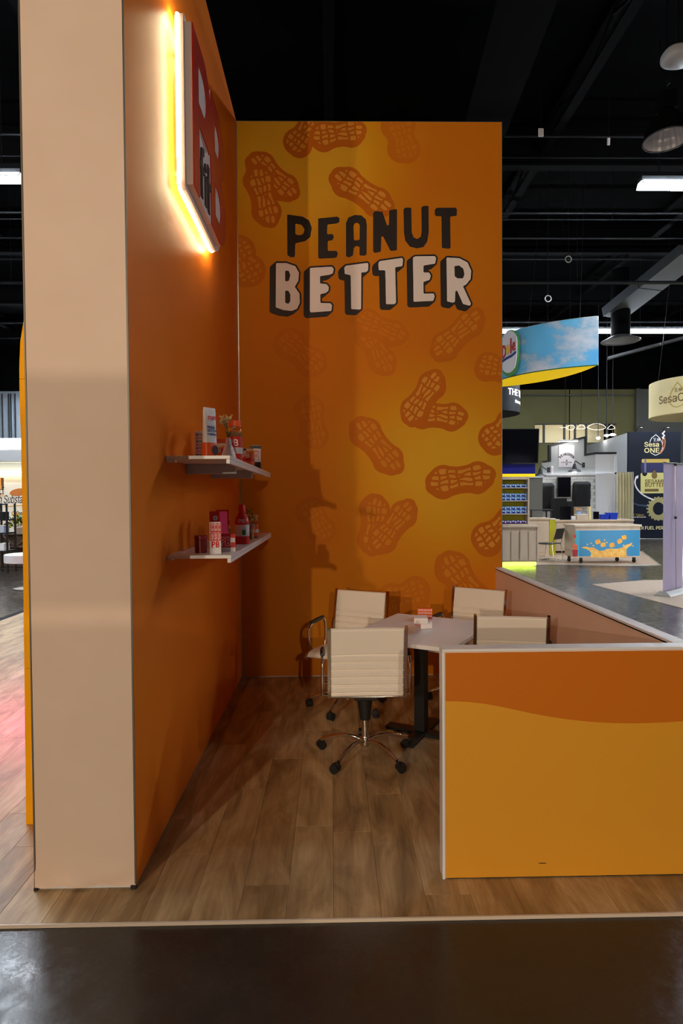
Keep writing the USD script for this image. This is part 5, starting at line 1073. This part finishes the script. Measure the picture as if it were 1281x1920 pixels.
g = ext(cjk(.13), .004); g.apply_translation([0, 0, 0]); t.add('lettering', put(g, (n_x(512), Yn_ - .0001, n_z(382))), M['pk_white'], parent=b)
s1, s2 = ear(.85); t.add('seed_stalk', put(ext(s1, .004), (n_x(625), Yn_ - .0001, n_z(560))), mat('stalk_copper', S(190, 120, 80), .5), parent=b); t.add('seed_leaf', put(ext(s2, .004), (n_x(615), Yn_ - .0001, n_z(560))), M['pk_white'], parent=b)
t.add('jar_lid', pp(rrect(n_x(345), n_z(700), n_x(760), n_z(645), .04)), M['gold'], parent=b); t.add('jar_neck', pp(rrect(n_x(335), n_z(850), n_x(770), n_z(705), .05), .002), mat('print_dusk', S(52, 52, 92), .4), parent=b)
t.add('jar_label', pp(rrect(n_x(330), n_z(1160), n_x(775), n_z(852), .05).difference(ell(n_x(390), n_z(860), .10, .11)), .0028), mat('print_straw', S(214, 204, 130), .5), parent=b)
t.add('seed_mark', pp(affinity.scale(Polygon(drop(.34).coords), 1, 1) if False else affinity.translate(Polygon(list(drop(.36).coords)), n_x(535), n_z(945)), .0045), M['brass'], parent=b); t.add('jar_shine', pp(sbox(n_x(385), n_z(850), n_x(412), n_z(650)), .0034), mat('print_haze', S(120, 120, 150), .4), parent=b)
for s_, v_ in (('SESAME', 1005), ('BUTTER', 1062)): t.add('lettering', put(text(s_, .135, True, .005, width=n_x(690) - n_x(390)), (n_x(390), Yn_ - .0001, n_z(v_))), M['brass'], parent=b)
t.add('label_bar', pp(rrect(n_x(392), n_z(1132), n_x(600), n_z(1092), .02), .0045), M['brass'], parent=b)
ar = smooth_line(PT([(525, 1255), (440, 1225), (340, 1165), (270, 1085), (240, 1000), (255, 935), (275, 905)])); t.add('white_arrow', pp(unary_union([LineString(ar).buffer(.028), Polygon(PT([(245, 915), (298, 885), (290, 940)]))])), M['pk_white'], parent=b)
t.add('saucer_print', pp(LineString(PT([(235, 1310), (300, 1335), (400, 1345), (500, 1345)])).buffer(.03), .0025), mat('print_slate', S(70, 80, 104), .4), parent=b)
zc_ = (n_x(600), n_z(1390)); gear = unary_union([ell(zc_[0], zc_[1], .40, .44, 40)] + [affinity.rotate(sbox(zc_[0] - .035, zc_[1] + .40, zc_[0] + .035, zc_[1] + .47), a, origin=zc_) for a in range(0, 360, 18)]).difference(ell(zc_[0], zc_[1], .22, .25, 32)); t.add('seal_print', pp(gear, .0028), mat('print_sand', S(176, 164, 110), .5), parent=b)
t.add('lettering', put(text('TC Taiwan', .095, False, .004, width=n_x(378) - n_x(200)), (n_x(200), Yn_ - .0001, n_z(1500))), M['gold'], parent=b); t.add('lettering', put(text('Sesame Full Foods INC', .055, False, .004, width=n_x(415) - n_x(190)), (n_x(190), Yn_ - .0001, n_z(1525))), M['pk_white'], parent=b)
t.add('lettering', put(text('BETTER FUEL PERFORMANCE', .125, True, .004, width=n_x(1005) - n_x(150)), (n_x(150), Yn_ - .0001, n_z(1702))), M['cream_print'], parent=b)
for i, px in enumerate((1202, 1252)):
    p = at(px, 806, Y=Yn_ - .3); t = Thing('clip_lamp', ['small black arm lamp clipped to the navy wall above the sesame emblem', 'small black arm lamp clipped to the navy wall at its far corner'][i], 'lamp', (p[0], Yn_, zt_))
    t.add('arm', tube([(p[0], Yn_ + .03, zt_ + .001), (p[0], Yn_ - .1, zt_ + .18), (p[0], Yn_ - .34, zt_ + .16)], .012, 6), M['black']); t.add('head', cbox(p[0] - .07, p[0] + .07, Yn_ - .40, Yn_ - .30, zt_ + .12, zt_ + .18, .01), M['black']); t.add('lens', box(p[0] - .02, p[0] + .02, Yn_ - .37, Yn_ - .33, zt_ + .113, zt_ + .1195), M['cool_led'])
# drape
Yd = 20.6; a, b_ = X_(1159, Yd), X_(1185, Yd); z1 = Z_(887, Yd)
xx = np.linspace(a, b_, 80); yy = Yd + .05 * np.sin((xx - a) / (b_ - a) * 2 * np.pi * 5) + .015 * np.sin(xx * 31)
t = Thing('drape', 'khaki pleated drape hanging between the white corner column and navy wall', 'curtain', ((a + b_) / 2, Yd, 0)); t.add('cloth', put(ext(LineString(np.stack([xx, yy], 1)).buffer(.008, 2, cap_style=2), z1 - .02), (0, 0, .01), (1, 0, 0), (0, 1, 0)), M['curtain'], smooth=40); t.add('rod', rod((a - .05, Yd, z1 + .01), (b_ + .05, Yd, z1 + .01), .018, 8), M['alu'])
for x_ in (a - .04, b_ + .04): t.add('upright', rod((x_, Yd, FZ + .001), (x_, Yd, z1), .02, 8), M['alu'])

# roll-up banner seen from behind
p0, p1 = at(1222, 1117, Z=0), at(1290, 1104, Z=0)
ang = math.degrees(math.atan2(p1[1] - p0[1], p1[0] - p0[0])); L = .86
t = Thing('roll_up_banner', 'pale lavender roll-up banner seen from behind with its silver pole', 'banner', ((p0[0] + p1[0]) / 2, (p0[1] + p1[1]) / 2 - .1, 0), 38, own=True)
t.add('base', cat(put(ext(Polygon([(-.13, 0), (.13, 0), (.10, .03), (.045, .075), (-.045, .075), (-.10, .03)]), L), (-L / 2, 0, FZ + .009), (0, 1, 0), (0, 0, 1))), M['alu'])
t.add('base_end', put(ext(Polygon([(-.135, 0), (.135, 0), (.105, .035), (.05, .08), (-.05, .08), (-.105, .035)]), .015), (-L / 2 - .016, 0, FZ + .009), (0, 1, 0), (0, 0, 1)), M['grey_wall'])
sheet = cbox(-.40, .40, .010, .014, .072, 2.20, .001); t.add('banner_sheet', sheet, M['banner']); t.add('top_rail', cbox(-.41, .41, .002, .022, 2.195, 2.225, .004), M['alu'])
t.add('pole', cat(rod((0, -.035, .06), (0, -.012, 2.2), .009, 8)), M['alu']); t.add('pole_joint', cbox(-.018, .018, -.04, -.005, 1.27, 1.31, .004), M['black']); t.add('pole_clip', cbox(-.03, .03, -.03, .0, 2.17, 2.215, .004), M['black'])
# bright white arch of a further stand
Ya = 12.0; o_ = [at(a, b_, Y=Ya) for a, b_ in ((1266, 1093), (1268, 1010), (1271, 960), (1276, 925), (1284, 905), (1300, 892), (1330, 885))]; pts_ = [(p[0], max(p[2], 0)) for p in o_]; pts_ = smooth_line(pts_ + [(pts_[-1][0] + .6, pts_[-1][1])]); xr_ = pts_[-1][0]
t = Thing('glow_arch', 'glowing white rounded booth arch behind the lavender roll-up banner', 'booth arch', (pts_[0][0] + .6, Ya, 0)); t.add('arch_face', put(ext(Polygon([tuple(p) for p in pts_] + [(xr_, .0)]), .25), (0, Ya + .25, 0)), M['lightbox'])
t.add('grey_panel', cbox(X_(1274.5, Ya), X_(1274.5, Ya) + 1.2, Ya - .02, Ya - .001, Z_(1026, Ya), Z_(969, Ya), .004), M['grey_wall'])

# ------------------------------------------------------------------ booths on the other side (seen past the pillar)
Yl = 16.0; lx0, lx1 = X_(-60, Yl), X_(70, Yl)
t = Thing('almond_booth', 'cream nut booth wall with handwritten slogan, lit from its white header', 'exhibition booth', ((lx0 + lx1) / 2, Yl, 0))
zh0, zh1 = Z_(846, Yl, 20), Z_(831, Yl, 20); zw1 = Z_(888, Yl, 20)
b = t.add('wall_panel', cbox(lx0, lx1, Yl, Yl + .1, FZ + .01, zw1, .004), M['warm_white'])
t.add('blue_band', cbox(lx0, lx1, Yl + .05, Yl + .09, zw1 + .001, Z_(868, Yl, 20), .002), M['hall_blue'])
t.add('header', cbox(lx0, lx1, Yl - .5, Yl + .04, Z_(868, Yl, 20), zh0, .006), M['grey_wall']); t.add('header_light', box(lx0, lx1, Yl - .512, Yl - .5005, zh0, zh1 + .08), M['lightbox']); t.add('cove_light', box(lx0, lx1, Yl - .14, Yl - .02, zw1 + .002, zw1 + .05), emit('cove_led', (1, .84, .55), 4.0))
l_x = lambda u: X_(u / 7.38, Yl); l_z = lambda v_: Z_(860 + v_ / 7.38, Yl, 20)
lp_ = lambda g, d=.003: put(ext(g, d), (0, Yl - .0001, 0))
t.add('square_picture', lp_(sbox(l_x(-110), l_z(432), l_x(58), l_z(265))), mat('print_umber', S(96, 62, 40), .5), parent=b); t.add('nut_picture', lp_(sbox(l_x(-60), l_z(390), l_x(22), l_z(268)).union(ell(l_x(-20), l_z(395), .12, .06)), .0045), mat('print_honey', S(220, 150, 70), .5), parent=b)
t.add('lettering', put(text('BUILT', .20, True, .005, width=l_x(58) - l_x(-110)), (l_x(-110), Yl - .0001, l_z(492))), M['print_black'], parent=b); t.add('lettering', put(text('FOR TASTES', .09, False, .005, width=l_x(58) - l_x(-80)), (l_x(-80), Yl - .0001, l_z(525))), M['print_yellow'], parent=b)
t.add('lettering', put(text('With Substance', .215, False, .005, width=l_x(440) - l_x(-150), slant=.3), (l_x(-150), Yl - .0001, l_z(615))), M['print_black'], parent=b); t.add('underline', lp_(LineString([(l_x(60), l_z(662)), (l_x(400), l_z(645))]).buffer(.012)), M['print_yellow'], parent=b)
t.add('nut_picture', lp_(affinity.rotate(ell(l_x(262), l_z(465), .24, .10), 8), .0045), mat('print_almond', S(196, 116, 50), .5), parent=b)
for v_, s_ in ((762, 'Good'), (848, 'Nuts')):
    t.add('bullet_ring', lp_(Point(l_x(195), l_z(v_)).buffer(.075).difference(Point(l_x(195), l_z(v_)).buffer(.05)), .0035), M['print_yellow'], parent=b); t.add('lettering', put(text(s_, .10, True, .005, width=l_x(325) - l_x(228)), (l_x(228), Yl - .0001, l_z(v_ + 18))), M['print_black'], parent=b)
for v_ in (762, 845, 925, 1000): t.add('lettering', put(text('Snack', .085, False, .004, width=l_x(75) - l_x(-20)), (l_x(-20), Yl - .0001, l_z(v_ + 15))), M['pk_orange'], parent=b)
Yt = 14.8; a, b_ = X_(-60, Yt), X_(60, Yt); zt2 = Z_(1002, Yt, 20)
xx = np.linspace(a, b_, 160); yy = Yt + .04 * np.sin(xx * 13) + .02 * np.sin(xx * 29 + 1)
t = Thing('draped_table', 'long table under a pleated brown cloth at the cream nut booth', 'table', ((a + b_) / 2, Yt, 0)); t.add('cloth', put(ext(Polygon(list(zip(xx, yy)) + [(b_, Yt + .7), (a, Yt + .7)]), zt2 - .02), (0, 0, FZ + .012), (1, 0, 0), (0, 1, 0)), M['brown_cloth'], smooth=40); t.add('top_cloth', cbox(a, b_, Yt - .06, Yt + .72, zt2 - .006, zt2 + .004, .002), M['brown_cloth'])
for q in range(2):
    xc = X_((20, 45)[q], Yt)
    sw = smooth_line([(xc - .5, Yt - .075, zt2 - .02), (xc - .25, Yt - .085, zt2 - .26), (xc, Yt - .09, zt2 - .34), (xc + .25, Yt - .085, zt2 - .24), (xc + .5, Yt - .075, zt2 - .02)]); t.add('swag', tube(sw, .035, 8), M['brown_cloth'], smooth=50)
px_ = X_(36, Yt + .25); rg = np.random.default_rng(11)
t = Thing('potted_plant', 'bushy green plant with yellow flowers standing on the brown draped table', 'plant', (px_, Yt + .25, zt2 + .004))
t.add('pot', lathe([(.10, zt2 + .005), (.14, zt2 + .16), (.13, zt2 + .16)], 20, (px_, Yt + .25, 0)), M['light_wood'], smooth=40)
lv, fl = [], []
for i in range(230):
    d = rg.normal(size=3); d /= np.linalg.norm(d); d[2] = abs(d[2]); c_ = V([px_, Yt + .25, zt2 + .17]) + d * V([.30, .26, .28]) * rg.uniform(.4, 1); s1_ = np.cross(d, rg.normal(size=3)); s1_ /= np.linalg.norm(s1_)
    (lv if rg.random() < .72 else fl).append(trimesh.convex.convex_hull(V([c_, c_ + d * .05 + s1_ * .025, c_ + d * .05 - s1_ * .025, c_ + d * .10, c_ + d * .05 + np.cross(d, s1_) * .006])))
t.add('foliage', cat(lv), M['green_leaf'], kind='stuff'); t.add('flower_head', cat(fl), M['yellow_flower'], kind='stuff')
Yr = 13.6; a, b_ = X_(-14, Yr), X_(12.3, Yr); zr = Z_(944, Yr, 10)
t = Thing('display_rack', 'black open metal display rack in front of the brown draped table', 'rack', ((a + b_) / 2, Yr, 0))
for x_ in (a, b_):
    for y_ in (Yr, Yr + .35): t.add('upright', cbox(x_ - .018, x_ + .018, y_ - .018, y_ + .018, FZ + .001, zr, .003), M['black'])
for i, z in enumerate((.08, Z_(1034, Yr, 10), Z_(1000, Yr, 10), Z_(975, Yr, 10), zr - .02)): t.add('rack_shelf' if 0 < i < 4 else 'frame_bar', cbox(a + .0185, b_ - .0185, Yr - .01, Yr + .36, z - .015, z + .015, .003) if 0 < i < 4 else cat(cbox(a + .0185, b_ - .0185, Yr - .015, Yr + .015, z - .015, z + .015, .003)), M['black'])
for i, (z, s_) in enumerate(((Z_(1034, Yr, 10), 'white card box on the lowest shelf of the black rack'), (Z_(1000, Yr, 10), 'pale blue card box on the middle shelf of the black rack'), (Z_(975, Yr, 10), 'black card box on the upper shelf of the black rack'))):
    t = Thing('card_box', s_, 'box', (X_(3, Yr), Yr, z + .0155)); t.add('box', cbox(X_(-6, Yr), X_(5.5, Yr), Yr + .02, Yr + .25, z + .0158, z + .17, .004), (M['white'], M['hall_blue'], M['black'])[i]); t.add('lid', cbox(X_(-6.4, Yr), X_(5.9, Yr), Yr + .015, Yr + .255, z + .1702, z + .185, .003), (M['white'], M['white'], M['black'])[i])
p = at(52, 1103, Z=0); zt3 = at(52, 1038, Y=p[1])[2]
t = Thing('round_table', 'white round pedestal table behind the orange side panel', 'table', (p[0], p[1], 0)); t.add('tabletop', lathe([(.37, zt3 - .16), (.385, zt3 - .15), (.385, zt3 - .01), (.375, zt3)], 48, (p[0], p[1], 0)), M['white'], smooth=40); t.add('pedestal', lathe([(.035, .022), (.035, zt3 - .161)], 20, (p[0], p[1], 0)), M['chrome'], smooth=40); t.add('foot', lathe([(.24, FZ + .001), (.24, .01), (.05, .021)], 36, (p[0], p[1], 0)), M['alu'], smooth=40)
# magenta lamp on the hidden side of the divider
t = Thing('uplight', 'upright magenta light bar on the hidden side of the tall divider', 'lamp', (-1.40, 4.7, 0)); t.add('case', cbox(-1.40, -1.32, 4.66, 4.78, .0005, 1.2, .01), M['black']); t.add('lens', cbox(-1.402, -1.4005, 4.68, 4.76, .1, 1.15, .0005), emit('magenta_led', (1.0, .08, .60), 110.0))

# ------------------------------------------------------------------ spotlights across the aisle (behind us), an added pillar spot and shadow board
def spot(label, pos, aim, power, cone, col, rad=.10):
    pos, aim = V(pos, float), V(aim, float); t = Thing('stand_spotlight', label, 'spotlight', tuple(pos)); d = (aim - pos) / np.linalg.norm(aim - pos)
    body = trimesh.creation.cylinder(.13, .30, sections=24); body.apply_transform(trimesh.geometry.align_vectors([0, 0, 1], d)); body.apply_translation(pos - d * .20); t.add('housing', body, M['black'])
    t.add('stand_pole', rod((pos[0], pos[1] - .2, FZ + .001), (pos[0], pos[1] - .2, pos[2] - .1), .02, 8), M['black'])
    L = UsdLux.DiskLight.Define(stage, t.path + '/light'); L.CreateRadiusAttr(rad); L.CreateIntensityAttr(power * (.10 / rad) ** 2); L.CreateColorAttr(Gf.Vec3f(*col))
    z = -d; x = np.cross([0, 0, 1.], z); x /= np.linalg.norm(x); y = np.cross(z, x); L.AddTransformOp().Set(Gf.Matrix4d(*x, 0, *y, 0, *z, 0, *(d * .01), 1))
    s = UsdLux.ShapingAPI.Apply(L.GetPrim()); s.CreateShapingConeAngleAttr(cone); s.CreateShapingConeSoftnessAttr(.6)
spot('warm spotlight on a stand across the aisle, low and off to one side', (-5.0, -16.5, 4.1), (.3, 4, 1.3), KEY_A * 10, 30, WARM_COL)
spot('warm spotlight on a stand across the aisle shining over the added shadow board', (1.0, -4.5, 3.0), (.1, 3, 2.0), KEY_C, 40, WARM_COL, .012)
spot('added warm spotlight behind the camera brightening the peach pillar', (-3.2, -4.0, 2.9), (-1.2, 2.47, 1.3), PILLAR_FILL, 17, WARM_COL)  # added fill for the pillar alone, no such source seen
t = Thing('totem_board', 'added slotted board behind the camera casting shade on the peach pillar', 'sign', (.575, -3, 0))  # unseen board added to cut the shade line and light band on the pillar
t.add('lower_board', cbox(.44, .71, -3.02, -2.98, FZ + .001, 2.596, .004), M['white_wall']); t.add('upper_board', cbox(.44, .71, -3.02, -2.98, 2.617, 2.82, .004), M['white_wall']); t.add('post', cat(cbox(.40, .438, -3.02, -2.98, FZ + .001, 2.82, .004), cbox(.712, .75, -3.02, -2.98, FZ + .001, 2.82, .004)), M['alu'])
